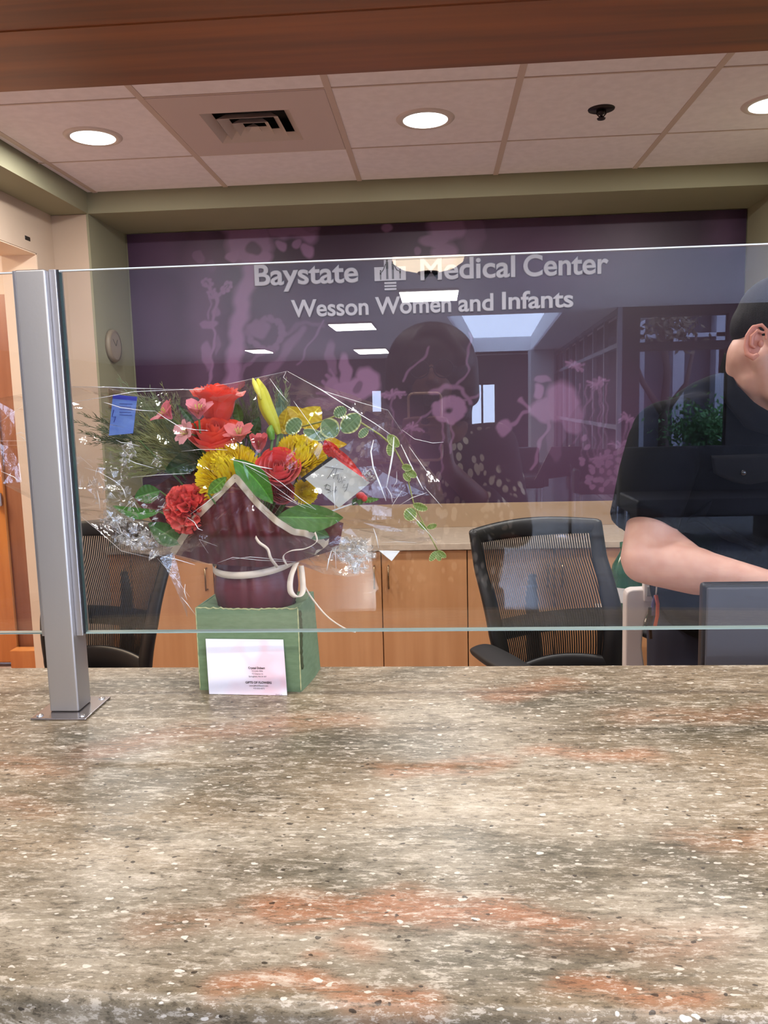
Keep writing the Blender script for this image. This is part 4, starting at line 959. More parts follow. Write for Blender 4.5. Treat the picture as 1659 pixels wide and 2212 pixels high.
    bp_ = P(1606, 1021, 1.596); MB().lathe([(0, -.003), (.004, -.003), (.0056, -.001), (.0056, .002), (0, .002)], bp_, 16, 'Y').build('button', mat('button black', (16, 16, 18), .15, coat=1), sh_, smooth=True)
    # trousers -------------------------------------------------------
    mb = MB(); mb.ell(hip+Vector((0, 0, -.02)), (.190, .130, .17), None, 24, 16)
    for s_ in (-1, 1):
        mb.cap(Vector((hip.x+s_*.095, 1.90, .90)), Vector((hip.x+s_*.11, 1.90, .5)), .105, .082, 16); mb.tube([(hip.x+s_*.11, 1.90, .52), (hip.x+s_*.12, 1.93, .06)], [.082, .072], 16)
    remesh(mb.build('trousers', mat('navy trousers', (22, 24, 44), .8, bump=(20, .3)), t), .008, 5, .5)
    MB().tube([(hip.x+.196*math.cos(a), 1.90+.137*math.sin(a), 1.055) for a in np.linspace(0, 2*PI, 33)], .016, 8, flat=.3).build('belt', M_blk, t, smooth=True)
    for s_ in (-1, 1):
        mb = MB(); mb.ell((hip.x+s_*.12, 1.86, .045), (.048, .13, .045), None, 18, 12); mb.box((hip.x+s_*.12-.045, 1.74, 0), (hip.x+s_*.12+.045, 1.98, .02)); remesh(mb.build('shoe', mat('black leather', (18, 18, 18), .3), t), .008, 3)
    # keys and strap hanging at the belt
    k0 = P(1419, 1262, 1.66); kk = thing('key_ring', tuple(k0), 'bunch of keys with an orange and violet strap hanging at the belt of the man', 'keys')
    MB().tube([k0+Vector((0, 0, .03)), k0, P(1417, 1285, 1.66)], .0018, 8).build('hook', mat('steel foot', (190, 190, 200), .3, .9), kk, smooth=True)
    MB().tube([P(1417, 1285, 1.66), P(1421, 1305, 1.655), P(1420, 1330, 1.655), P(1415, 1352, 1.66)], .0038, 8, flat=.4).build('strap', mat('orange strap', (206, 92, 52), .6), kk, smooth=True)
    MB().tube([P(1416, 1286, 1.662), P(1410, 1306, 1.66), P(1412, 1330, 1.66)], .0036, 8, flat=.4).build('strap', mat('violet strap', (96, 84, 130), .6), kk, smooth=True, label='violet strap')
    mb = MB()
    for q in ([(1405, 1318), (1398, 1345), (1394, 1352)], [(1408, 1330), (1404, 1352), (1406, 1380)], [(1404, 1312), (1403, 1325)]): mb.tube([P(x, y, 1.658) for x, y in q], .0035, 6, flat=.4)
    mb.build('key', mat('dark keys', (60, 46, 38), .4, .6), kk)
make_man()

def make_woman():
    """the visitor who takes the photograph: seen only as a mirror image in the glass"""
    t = thing('person', (-.01, -.38, 0), 'woman with a brown bob holding up a phone, mirrored in the glass', 'person')
    hc = Vector((-.012, -.36, ZC+.095))
    M_sk = mat('brown skin', (128, 84, 66), .5, sub=.05)
    mb = MB()
    mb.ell(hc+Vector((0, -.01, .03)), (.072, .092, .088), None, 22, 14); mb.ell(hc+Vector((0, .02, -.04)), (.058, .066, .078), None, 20, 12)
    mb.cap(hc+Vector((-.018, .062, -.10)), hc+Vector((.018, .062, -.10)), .022, .022)
    mb.cap(hc+Vector((0, .078, .015)), hc+Vector((0, .104, -.025)), .008, .013); mb.ell(hc+Vector((.011, .092, -.028)), (.008, .009, .007)); mb.ell(hc+Vector((-.011, .092, -.028)), (.008, .009, .007))
    mb.cap(hc+Vector((-.02, .082, -.058)), hc+Vector((.02, .082, -.058)), .007, .007); mb.cap(hc+Vector((-.016, .080, -.068)), hc+Vector((.016, .080, -.068)), .008, .008)
    mb.cap(hc+Vector((-.038, .074, .03)), hc+Vector((.038, .074, .03)), .009, .009)
    for s_ in (-1, 1): mb.ell(hc+Vector((s_*.075, -.01, -.01)), (.010, .018, .030))
    mb.cap(hc+Vector((0, -.02, -.07)), (0, -.42, 1.36), .050, .060, 14)
    mb.cap((0, -.42, 1.34), (0, -.42, 1.05), .11, .12, 14); mb.cap((0, -.42, 1.05), (0, -.42, .92), .12, .15, 14)
    shs = {-1: Vector((-.19, -.42, 1.33)), 1: Vector((.17, -.42, 1.33))}
    el = {-1: Vector((-.25, -.26, 1.10)), 1: Vector((.20, -.26, 1.10))}
    wr = {-1: Vector((-.082, -.075, 1.285)), 1: Vector((.030, -.070, 1.285))}
    for s_ in (-1, 1):
        mb.cap(shs[s_], el[s_], .046, .040, 14); mb.cap(el[s_], wr[s_], .038, .025, 14); mb.cap((0, -.42, 1.34), shs[s_], .06, .05, 12)
        k = (s_*.10, -.40, .50); mb.cap((s_*.09, -.42, .88), k, .085, .055, 14); mb.cap(k, (s_*.10, -.44, .09), .054, .036, 14)
        # palm under the phone, fingers closing round its edges
        w = wr[s_]; f = Vector((s_*-.20, .25, 1)).normalized()
        for a in (-.012, .0, .012): mb.cap(w+Vector((0, a, 0)), w+f*.062+Vector((0, a, 0)), .018, .015, 10)
        ex = -.070 if s_ < 0 else .0145
        for i, (z, L) in enumerate([(.052, .016), (.034, .018), (.016, .017), (-.002, .014)]):
            p0 = w+Vector((0, .01, .035+z*.6)); p1 = Vector((ex+s_*.006, -.012, ZC-.085+z)); p2 = Vector((ex-s_*L, -.0005+.004, ZC-.083+z)); p3 = Vector((ex-s_*(L+.016), .0045, ZC-.081+z))
            mb.cap(p0, p1, .0095, .0085, 9); mb.cap(p1, p2, .0085, .0078, 9); mb.cap(p2, p3, .0078, .0065, 9)
        p0 = w+Vector((0, -.005, .03)); p1 = Vector((ex+s_*.006, -.035, ZC-.06)); p2 = Vector((ex-s_*.022, -.026, ZC-.045)); mb.cap(p0, p1, .013, .011, 9); mb.cap(p1, p2, .011, .009, 9)
    remesh(mb.build('body', M_sk, t), .005, 6, .5)
    # hair: a round bob with a fringe swept to one side
    mb = MB(); mb.ell(hc+Vector((.0, -.03, .035)), (.126, .118, .108), None, 28, 18)
    for s_ in (-1, 1):
        mb.cap(hc+Vector((s_*.092, -.02, .03)), hc+Vector((s_*.100, -.005, -.07)), .040, .036, 14); mb.cap(hc+Vector((s_*.085, -.06, 0)), hc+Vector((s_*.08, -.06, -.12)), .045, .035, 14); mb.cap(hc+Vector((s_*.098, .0, -.05)), hc+Vector((s_*.082, .01, -.125)), .034, .018, 12)
    mb.cap(hc+Vector((.02, .045, .105)), hc+Vector((.082, .052, .03)), .030, .022, 12); mb.cap(hc+Vector((-.01, .045, .105)), hc+Vector((-.072, .045, .045)), .028, .020, 12)
    mb.ell(hc+Vector((0, -.09, -.04)), (.10, .06, .11), None, 20, 12)
    remesh(mb.build('hair', mat('dark brown hair', (60, 40, 34), .5, noise=(120, (36, 24, 22), (1, 1, .12)), bump=(260, .6)), t), .005, 4, .5)
    g = MB()
    for s_ in (-1, 1): g.tube([hc+Vector((s_*.033+.026*math.cos(a), .106, .004+.024*math.sin(a))) for a in np.linspace(0, 2*PI, 25)], .0022, 6)
    g.tube([hc+Vector((-.008, .107, .006)), hc+Vector((0, .109, .010)), hc+Vector((.008, .107, .006))], .002, 6)
    for s_ in (-1, 1): g.tube([hc+Vector((s_*.059, .104, .008)), hc+Vector((s_*.078, .02, .010))], .0018, 6)
    g.build('glasses', M_blk, t, smooth=True)
    # blouse: black with pale patches
    m = bpy.data.materials.new('patterned blouse'); m.use_nodes = True; n = m.node_tree.nodes; l = m.node_tree.links; b = n['Principled BSDF']
    tc = n.new('ShaderNodeTexCoord'); mp = n.new('ShaderNodeMapping'); mp.inputs['Scale'].default_value = (1.3, 1, .8); l.new(tc.outputs['Object'], mp.inputs[0])
    v = n.new('ShaderNodeTexVoronoi'); v.feature = 'F1'; v.inputs['Scale'].default_value = 36; l.new(mp.outputs[0], v.inputs['Vector'])
    nz = n.new('ShaderNodeTexNoise'); nz.inputs['Scale'].default_value = 7; l.new(tc.outputs['Object'], nz.inputs['Vector'])
    r1 = n.new('ShaderNodeMapRange'); r1.inputs[1].default_value = .42; r1.inputs[2].default_value = .36; l.new(v.outputs['Distance'], r1.inputs[0])
    r2 = n.new('ShaderNodeMapRange'); r2.inputs[1].default_value = .44; r2.inputs[2].default_value = .48; l.new(nz.outputs[0], r2.inputs[0])
    mu = n.new('ShaderNodeMath'); mu.operation = 'MULTIPLY'; l.new(r1.outputs[0], mu.inputs[0]); l.new(r2.outputs[0], mu.inputs[1])
    mx = n.new('ShaderNodeMix'); mx.data_type = 'RGBA'; mx.inputs[6].default_value = (.008, .007, .008, 1); mx.inputs[7].default_value = (.75, .72, .60, 1); l.new(mu.outputs[0], mx.inputs[0]); l.new(mx.outputs[2], b.inputs['Base Color']); b.inputs['Roughness'].default_value = .8
    mb = MB(); mb.ell((-.005, -.42, 1.24), (.19, .13, .17), None, 24, 16); mb.ell((-.005, -.42, 1.02), (.20, .145, .26), None, 24, 16)
    for s_ in (-1, 1):
        mb.cap(shs[s_], (0, -.42, 1.30), .070, .09, 14); mb.tube([shs[s_]+Vector((0, 0, .03)), shs[s_], el[s_], el[s_].lerp(wr[s_], .55)], [.04, .066, .062, .050], 18)
    remesh(mb.build('blouse', m, t), .007, 6, .5)
    mb = MB(); mb.ell((0, -.42, .88), (.175, .13, .14), None, 20, 14)
    for s_ in (-1, 1): mb.tube([(s_*.09, -.42, .90), (s_*.10, -.40, .50), (s_*.10, -.44, .05)], [.105, .085, .08], 16)
    remesh(mb.build('trousers', M_blk, t), .009, 4, .5)
    for s_ in (-1, 1):
        mb = MB(); mb.ell((s_*.10, -.38, .04), (.045, .12, .04), None, 16, 10); remesh(mb.build('shoe', mat('black leather', (18, 18, 18), .3), t), .008, 2)
    # phone: its lens is where the photograph is taken from
    ph = thing('phone', (-.028, -.011, ZC-.05), 'dark smartphone with a gold rim held up in both hands of the woman', 'phone')
    x0, x1, z0, z1 = -.0665, .0105, ZC-.130, ZC+.030
    box('phone_body', (x0, -.0125, z0), (x1, -.0050, z1), mat('phone back', (40, 34, 36), .25, coat=.5), ph, .003)
    R_ = .012; pts = []
    for cx_, cz_, a0 in ((x1-R_, z1-R_, 0), (x0+R_, z1-R_, 90), (x0+R_, z0+R_, 180), (x1-R_, z0+R_, 270)):
        for k in range(7): a_ = math.radians(a0+15*k); pts.append((cx_+R_*math.cos(a_), -.0085, cz_+R_*math.sin(a_)))
    pts.append(pts[0]); MB().tube(pts, .0042, 8, caps=False).build('rim', mat('gold rim', (240, 205, 180), .4, .3), ph, smooth=True)
    MB().box((x1-.042, -.0052, z1-.041), (x1-.003, -.0032, z1-.003)).build('lens_plate', mat('phone plate', (54, 46, 48), .3), ph, bevel=.0009)
    for cx_, cz_ in ((-.001, ZC+.017), (-.021, ZC+.008)): MB().lathe([(.009, -.0032), (.009, -.0022), (.0078, -.0020), (.0078, -.0028), (0, -.0028)], (cx_, 0, cz_), 24, 'Y').build('lens_ring', mat('lens black', (10, 10, 12), .1, coat=1), ph, smooth=True)
make_woman()
# ------------------------------------------------------------------ flower delivery: box, wrapped vase, flowers, film
YB = 1.09
def pm(px, Y=YB): return px*Y/F                        # photo pixels to metres at depth Y
# green cardboard box
bl_, br_ = Vector((-.3305, 1.0487, ZCT)), Vector((-.1897, 1.0406, ZCT))
du = (br_-bl_).normalized(); dn = Vector((-du.y, du.x, 0)); BW, BD, BH = (br_-bl_).length, .098, .1155
bx = thing('cardboard_box', tuple(bl_+du*BW/2+dn*BD/2), 'green cardboard box with rough cut edges on the stone counter, holding the wrapped vase', 'box')
M_box = mat('green card', (112, 134, 100), .85, noise=(60, (102, 124, 90), (1, 1, 3)))
M_raw = mat('raw card edge', (176, 176, 128), .9); M_cor = mat('dark corrugated edge', (64, 70, 44), .9)
def bp3(u, v, z): return bl_+du*u+dn*v+Vector((0, 0, z))
rgb_ = random.Random(3); mb = MB(); nE = 40
top = [BH+rgb_.uniform(-.0011, .0011)-.0018*math.sin(i/nE*PI)*(1 if i/nE > .25 else .4) for i in range(nE+1)]
def wall(p, q, tz, bulge=None):
    vs = []
    for i in range(nE+1):
        a = i/nE; w_ = p.lerp(q, a)
        for j in range(5):
            s_ = j/4; z = tz[i]*s_; v = w_+Vector((0, 0, z))
            if bulge: v = v+bulge*(1-s_)*math.sin(min(1, a*1.3)*PI*.5)*.006
            vs.append(v)
    fs = [(i*5+j, (i+1)*5+j, (i+1)*5+j+1, i*5+j+1) for i in range(nE) for j in range(4)]
    mb.add(vs, fs)
wall(bp3(0, 0, 0), bp3(BW, 0, 0), top); wall(bp3(BW, 0, 0), bp3(BW, BD, 0), [BH+.0006*math.sin(i) for i in range(nE+1)], du); wall(bp3(BW, BD, 0), bp3(0, BD, 0), [BH]*(nE+1)); wall(bp3(0, BD, 0), bp3(0, 0, 0), [BH]*(nE+1))
mb.build('box_side', M_box, bx, solid=.0022)
VC = bp3(BW*.50, BD*.52, 0)
mb = MB(); NN = 48; outer = []; inner = []
for i in range(NN):
    a = 2*PI*i/NN; c_, s_ = math.cos(a), math.sin(a); k = 1/max(abs(c_), abs(s_))
    outer.append(bp3(BW*(.5+.5*c_*k), BD*(.5+.5*s_*k), BH-.001)); inner.append(VC+du*c_*.056+dn*s_*.040+Vector((0, 0, BH-.006)))
mb.add(outer+inner, [(i, (i+1) % NN, NN+(i+1) % NN, NN+i) for i in range(NN)]); mb.build('box_top', M_box, bx, solid=.0015)
mb = MB()
mb.tube([bp3(BW*i/nE, -.0006, top[i]+.0004) for i in range(nE+1)], [.0007+.0006*abs(math.sin(i*2.1)) for i in range(nE+1)], 5)
mb.tube([bp3(0, -.0006, z) for z in np.linspace(.002, BH, 24)], [.0006+.0004*abs(math.sin(i*1.9)) for i in range(24)], 5)
mb.tube([bp3(BW+.0002, -.0004, z) for z in np.linspace(.002, BH, 34)], [.0006+.0006*abs(math.sin(i*2.3)) for i in range(34)], 5)
mb.build('torn_edge', M_raw, bx, label='pale torn cardboard edge')
mb = MB(); mb.tube([bp3(BW+.0018, .004+.0022*math.sin(z*90), z) for z in np.linspace(.03, BH-.004, 20)], [.0016+.0014*abs(math.sin(i*1.3)) for i in range(20)], 6); mb.build('corrugated_edge', M_cor, bx, label='dark torn corrugated edge')
# pink petal card leaning on the box
cd = [P(452, 1501, 1.0305), P(620, 1496, 1.0245), P(612, 1371, 1.0385), P(444, 1380, 1.0435)]
cd[0].z = cd[1].z = ZCT+.0006; cd[2] = cd[1]+cd[3]-cd[0]
t = thing('greeting_card', tuple((cd[0]+cd[1])/2), 'white and pink petal printed card leaning against the front of the green box', 'card')
def card_mat():
    m = bpy.data.materials.new('petal print'); m.use_nodes = True; n = m.node_tree.nodes; l = m.node_tree.links; b = n['Principled BSDF']
    tc = n.new('ShaderNodeTexCoord'); v = n.new('ShaderNodeTexVoronoi'); v.feature = 'SMOOTH_F1'; v.inputs['Scale'].default_value = 26; v.inputs['Smoothness'].default_value = .35
    nz = n.new('ShaderNodeTexNoise'); nz.inputs['Scale'].default_value = 16; mp = n.new('ShaderNodeVectorMath'); mp.operation = 'MULTIPLY_ADD'; mp.inputs[1].default_value = (.05, .05, .05)
    l.new(tc.outputs['Object'], nz.inputs['Vector']); l.new(nz.outputs['Color'], mp.inputs[0]); l.new(tc.outputs['Object'], mp.inputs[2]); l.new(mp.outputs[0], v.inputs['Vector'])
    r = n.new('ShaderNodeValToRGB'); e = r.color_ramp.elements; e[0].position = .34; e[0].color = (*lin((236, 233, 242)), 1); e[1].position = .62; e[1].color = (*lin((242, 208, 216)), 1)
    x = n.new('ShaderNodeSeparateXYZ'); l.new(tc.outputs['Object'], x.inputs[0]); mr = n.new('ShaderNodeMapRange'); mr.inputs[1].default_value = -.05; mr.inputs[2].default_value = .05; mr.inputs[3].default_value = .45; mr.inputs[4].default_value = 1.2
    l.new(x.outputs[0], mr.inputs[0]); mu = n.new('ShaderNodeMath'); mu.operation = 'MULTIPLY'; l.new(v.outputs['Distance'], mu.inputs[0]); l.new(mr.outputs[0], mu.inputs[1])
    l.new(mu.outputs[0], r.inputs[0]); l.new(r.outputs[0], b.inputs['Base Color']); b.inputs['Roughness'].default_value = .35; return m
mb = MB(); nrm_ = (cd[1]-cd[0]).cross(cd[3]-cd[0]).normalized()
mb.add(cd+[p-nrm_*.0006 for p in cd], [(0, 1, 2, 3), (7, 6, 5, 4), (0, 4, 5, 1), (1, 5, 6, 2), (2, 6, 7, 3), (3, 7, 4, 0)]); mb.build('card_sheet', card_mat(), t)
M_ink = mat('black ink', (36, 32, 36), .6)
def card_text(txt, cx, py, hpx, wpx, bold=.0):
    cu = bpy.data.curves.new('t', 'FONT'); cu.body = txt; cu.size = 1; cu.offset = bold; o = bpy.data.objects.new('t', cu); COL.objects.link(o); bpy.context.view_layer.update()
    me = bpy.data.meshes.new_from_object(o.evaluated_get(bpy.context.evaluated_depsgraph_get())); bpy.data.objects.remove(o)
    v = np.array([w.co[:2] for w in me.vertices]); xa, xb = v[:, 0].min(), v[:, 0].max()
    u_ = (cd[1]-cd[0]).normalized(); w_ = (cd[3]-cd[0]).normalized(); Wc = (cd[1]-cd[0]).length; Hc = (cd[3]-cd[0]).length
    # place by fractions of the card: photo card spans x 448..616, y 1376..1499
    fx = (cx-448)/168; fy = 1-(py-1376)/122
    for q in me.vertices:
        x = (q.co[0]-(xa+xb)/2)/(xb-xa)*wpx/168*Wc; y = q.co[1]*hpx/122*Hc/.73
        q.co = cd[0]+u_*(fx*Wc+x)+w_*(fy*Hc+y)-Vector(t['_base'])+(nrm_ if nrm_.y < 0 else -nrm_)*.0009
    me.name = 'printed_line'; me.materials.append(M_ink); ob = bpy.data.objects.new('printed_line', me); COL.objects.link(ob); ob.parent = t
for a in [('Crystal Dobert', 555, 1441, 5, 36, .02), ('413-642-7896', 556, 1447, 3.2, 24), ('73 Clayton St', 556, 1453, 3.2, 24), ('Springfield, MA 01107', 556, 1459, 3.4, 38), ('GIFTS OF FLOWERS', 557, 1473, 5, 56, .02), ('www.gifts-of-flowers.com', 557, 1479, 3.2, 40), ('413-555-4272', 557, 1485, 3.2, 24), ('floral co', 599, 1497, 2.2, 14)]: card_text(*a)

# burgundy wrap: round pot, flared collar, back sheet
M_bur = mat('burgundy wrap', (96, 34, 40), .45, noise=(9, (82, 28, 34)), bump=(22, .35))
M_crm = mat('cream border', (206, 188, 166), .45)
zb = ZCT+BH
wr_ = thing('wrapped_vase', tuple(VC), 'vase wrapped in burgundy paper with a cream border, standing in the green box', 'vase')
prof = [(.046, .02), (.052, BH-.012), (.0575, BH+.006), (.0600, BH+.018), (.0590, BH+.030), (.0555, BH+.046), (.0510, BH+.062), (.046, BH+.075)]
mb = MB(); n = 120; vs = []
for j, (r, z) in enumerate(prof):
    for k in range(n):
        a = 2*PI*k/n; rr_ = r*(1+.018*math.sin(a*7+z*40)+.010*math.sin(a*17)-.05*math.exp(-((a-4.72)/.07)**2)+.02*math.exp(-((a-4.9)/.08)**2))
        vs.append(VC+du*math.cos(a)*rr_+dn*math.sin(a)*rr_*.80+Vector((0, 0, z)))
mb.add(vs, [(j*n+k, j*n+(k+1) % n, (j+1)*n+(k+1) % n, (j+1)*n+k) for j in range(len(prof)-1) for k in range(n)])
mb.build('pot_wrap', M_bur, wr_, smooth=True, subd=1)
def interp(pts, a):
    d = [0]
    for p, q in zip(pts, pts[1:]): d.append(d[-1]+math.hypot(q[0]-p[0], q[1]-p[1]))
    s_ = a*d[-1]
    for i in range(len(pts)-1):
        if s_ <= d[i+1] or i == len(pts)-2:
            f_ = (s_-d[i])/(d[i+1]-d[i]); return (pts[i][0]+(pts[i+1][0]-pts[i][0])*f_, pts[i][1]+(pts[i+1][1]-pts[i][1])*f_)
OT = [(368, 1192), (385, 1165), (420, 1112), (462, 1070), (507, 1024), (514, 1028), (560, 1083), (601, 1121), (636, 1143), (660, 1146), (682, 1154), (700, 1166), (709, 1176)]
OB = [(372, 1196), (410, 1206), (449, 1217), (503, 1222), (560, 1225), (601, 1222), (640, 1214), (680, 1199), (706, 1180)]
def wy(x, y):
    return 1.008+.062*((x-545)/170)**2+.030*max(0, (y-1150)/70)+.0035*math.sin(x*.09+y*.05)+.0025*math.sin(x*.21-y*.04)
mb = MB()
def coll(a, b):
    p = interp(OT, a); q = interp(OB, a); x = p[0]+(q[0]-p[0])*b; y = p[1]+(q[1]-p[1])*b
    return P(x, y, wy(x, y))
mb.grid(coll, 90, 26); mb.build('collar', M_bur, wr_, smooth=True)
mb = MB()
def bord(a, b):
    p = Vector(interp(OT, a)); q = Vector(interp(OT, min(1, a+.01))); r = Vector(interp(OT, max(0, a-.01))); tt_ = (q-r).normalized(); nn = Vector((-tt_.y, tt_.x)); x, y = p.x+nn.x*(14*b-1), p.y+nn.y*(14*b-1)
    return P(x, y, wy(x, y)-.0012)
mb.grid(bord, 90, 2); mb.build('border', M_crm, wr_, smooth=True, label='cream border strip')
mb = MB(); mb.grid(lambda a, b: P(*[(c_, d_) for c_, d_ in [tuple(Vector(interp([(636, 1216), (680, 1199), (709, 1176)], a))+Vector((2*b, -13*b)))]][0], wy(690, 1190)-.0014), 12, 2); mb.build('border', M_crm, wr_, smooth=True, label='cream border strip')
mb = MB(); BT = [(286, 1072), (330, 1055), (400, 1010), (480, 1080), (600, 1090), (680, 1110), (742, 1130)]; BB = [(335, 1135), (420, 1200), (500, 1222), (560, 1224), (620, 1220), (700, 1195), (732, 1185)]
def bk(a, b):
    p = interp(BT, a); q = interp(BB, a); return P(p[0]+(q[0]-p[0])*b, p[1]+(q[1]-p[1])*b, 1.15-.03*b+.006*math.sin(a*31))
mb.grid(bk, 60, 10); mb.build('back_sheet', M_bur, wr_, smooth=True)

# cream ribbon
M_rib = mat('cream satin ribbon', (224, 206, 186), .32, sheen=.3)
def ribbon(mb, pts, w, dirs=None, n=40):
    P_ = [Vector(p) for p in pts]
    def cat(t_):
        k = min(len(P_)-2, int(t_*(len(P_)-1))); f_ = t_*(len(P_)-1)-k
        p0, p1, p2, p3 = P_[max(0, k-1)], P_[k], P_[k+1], P_[min(len(P_)-1, k+2)]
        return .5*((2*p1)+(p2-p0)*f_+(2*p0-5*p1+4*p2-p3)*f_**2+(3*p1-p0-3*p2+p3)*f_**3)
    vs = []
    for i in range(n+1):
        c_ = cat(i/n); d_ = Vector(dirs[0]).lerp(Vector(dirs[1]), i/n) if dirs else Vector((0, 0, 1)); vs += [c_+d_*w/2, c_-d_*w/2]
    mb.add(vs, [(2*i, 2*i+1, 2*i+3, 2*i+2) for i in range(n)])
rb = thing('ribbon', tuple(VC+Vector((0, 0, BH+.05))), 'cream satin ribbon tied round the neck of the burgundy wrapped vase', 'ribbon')
mb = MB(); pts = []
for i in range(49):
    a = 2*PI*i/48; pts.append(VC+du*math.cos(a)*.0590+dn*math.sin(a)*.0500+Vector((0, 0, BH+.055-.010*math.sin(-a)*(1 if math.sin(a) < 0 else .3)+.004*math.cos(a))))
ribbon(mb, pts, .0095, n=120); mb.build('band', M_rib, rb, smooth=True, solid=.0006)
mb = MB(); ribbon(mb, [P(640, 1216, 1.046), P(628, 1248, 1.030), P(628, 1278, 1.026), P(642, 1290, 1.028), P(654, 1278, 1.036), P(653, 1245, 1.045), P(650, 1222, 1.05)], .0085, [(.9, .1, .2), (.9, -.2, .1)], 60); mb.build('loop', M_rib, rb, smooth=True, solid=.0006)
mb = MB(); ribbon(mb, [P(656, 1262, 1.05), P(672, 1290, 1.05), P(705, 1330, 1.045), P(740, 1355, 1.04), P(768, 1366, 1.035)], .0034, [(.6, 0, .6), (.2, 0, .5)], 40); mb.build('tail', M_rib, rb, smooth=True, solid=.0005)
mb = MB(); ribbon(mb, [P(600, 1226, 1.028), P(585, 1206, 1.006), P(578, 1186, 1.003), P(560, 1172, 1.002), P(552, 1160, 1.006)], .0052, [(.8, 0, .2), (.3, 0, .7)], 40); mb.build('curl', M_rib, rb, smooth=True, solid=.0005)
mb = MB(); ribbon(mb, [P(620, 1222, 1.028), P(612, 1202, 1.008), P(628, 1190, 1.006), P(660, 1185, 1.008), P(684, 1170, 1.012), P(680, 1150, 1.014)], .0036, [(.6, 0, .5), (.5, 0, .5)], 40); mb.build('curl', M_rib, rb, smooth=True, solid=.0005)

# --- flowers
STEM = VC+Vector((0, 0, BH+.06))
M_stem = mat('green stem', (78, 108, 52), .6)
def fl(name, c, lab, cat, group=None):
    t = thing(name, tuple(c), lab, cat, group)
    return t
def stem(t, c, r=.0022, ax=None):
    c = Vector(c); m_ = c.lerp(STEM, .5)+Vector((0, .02, 0)); 
    if ax is not None: m_ = c-Vector(ax).normalized()*.04
    MB().tube([c, m_, STEM+Vector((random.uniform(-.015, .015), random.uniform(-.01, .01), 0)), VC+Vector((random.uniform(-.02, .02), random.uniform(-.01, .01), .04))], r, 6).build('stem', M_stem, t, smooth=True)
def rose(px, py, Y, dpx, ax, lab, rgb=(240, 62, 42), H=1.15, tw=0, opn=1.0, seed=1, cup=False):
    c = P(px, py, Y); r = pm(dpx, Y)/2; B = basis(ax, tw); rg = random.Random(seed)
    t = fl('rose', c, lab, 'rose', None); base = c-B@Vector((0, 0, r*H*.55))
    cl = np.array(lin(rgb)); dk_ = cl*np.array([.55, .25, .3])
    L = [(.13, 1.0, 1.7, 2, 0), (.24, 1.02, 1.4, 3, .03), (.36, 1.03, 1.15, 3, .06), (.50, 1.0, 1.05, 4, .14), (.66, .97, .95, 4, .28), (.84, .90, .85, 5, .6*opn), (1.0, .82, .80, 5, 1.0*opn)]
    for li, (rl, h, w, n_, cu) in enumerate(L):
        for k in range(n_):
            a0 = 2*PI*k/n_+li*1.1+rg.uniform(-.15, .15); hh = h*rg.uniform(.95, 1.05); cc_ = cu*rg.uniform(.7, 1.25); tilt = rg.uniform(-.06, .06); ph = rg.uniform(0, 6)
            def pt(a, b, a0=a0, rl=rl, w=w, hh=hh, cc_=cc_, ph=ph):
                u = a*2-1; v = b; e_ = 1-.22*abs(u)**3*(1)
                rad = rl*(.22+.78*math.sin(min(1, v*1.25)*PI/2)**.8)+cc_*.30*max(0, v-.55)**1.6*2.2*(1-.3*u*u)+.015*math.sin(u*5+ph)*v
                z = hh*v*e_*H-cc_*.34*max(0, v-.72)*(1.0)*(1-.2*u*u)*H+.02*math.sin(u*4+ph)*v
                if li < 3: rad *= (1-.35*v*v)
                if cup:
                    rad = (.30+.36*rl)*(.30+.70*math.sin(min(1, v*1.5)*PI/2)**.8)*(1-.10*v)+(cc_*.62*max(0, v-.74)**1.15*2.6+.03*math.sin(u*7+ph)*v)*(1-.25*u*u); z = (1.0+.10*(1-rl))*v*H*1.08*(1-.10*abs(u)**3)-cc_*.50*max(0, v-.88)*H+.05*math.sin(u*6+ph)*v*v
                an = a0+u*w*(.75+.25*v)
                return base+B@Vector((math.cos(an)*rad*r, math.sin(an)*rad*r, z*r))
            mb = MB() if (li == 0 and k == 0) else mb
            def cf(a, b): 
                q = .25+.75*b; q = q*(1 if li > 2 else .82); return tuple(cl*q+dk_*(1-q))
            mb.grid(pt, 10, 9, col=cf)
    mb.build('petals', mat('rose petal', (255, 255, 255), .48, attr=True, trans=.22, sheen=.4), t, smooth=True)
    MB().lathe([(0, -.02*1), (r*.18, -.012), (r*.30, 0), (r*.32, .008)], (0, 0, 0), 14).v
    s_ = MB(); s_.lathe([(.0, -.012), (r*.16, -.010), (r*.26, -.002), (r*.30, r*.12)], (0, 0, 0), 14); s_.v = [base+B@v for v in s_.v]
    for k in range(5):
        a = 2*PI*k/5; s_.grid(lambda u, v: base+B@Vector((math.cos(a+(u-.5)*.5*(1-v))*r*(.28+.35*v), math.sin(a+(u-.5)*.5*(1-v))*r*(.28+.35*v), r*(.1+.1*v-.35*v*v))), 2, 5)
    s_.build('sepals', M_stem, t, smooth=True); stem(t, base, ax=B@Vector((0, 0, 1))); return t
RG = 'roses in the bouquet'
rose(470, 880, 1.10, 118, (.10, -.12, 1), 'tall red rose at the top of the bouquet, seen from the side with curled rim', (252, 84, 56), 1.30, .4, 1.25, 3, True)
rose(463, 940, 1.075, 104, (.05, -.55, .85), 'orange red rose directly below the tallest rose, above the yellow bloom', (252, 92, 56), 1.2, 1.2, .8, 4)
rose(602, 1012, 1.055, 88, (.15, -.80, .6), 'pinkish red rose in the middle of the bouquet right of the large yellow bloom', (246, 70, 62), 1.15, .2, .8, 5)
rose(610, 1064, 1.075, 50, (.1, -.8, .3), 'small red rose tucked under the middle rose, above the burgundy collar', (222, 52, 44), 1.1, .9, .7, 6)
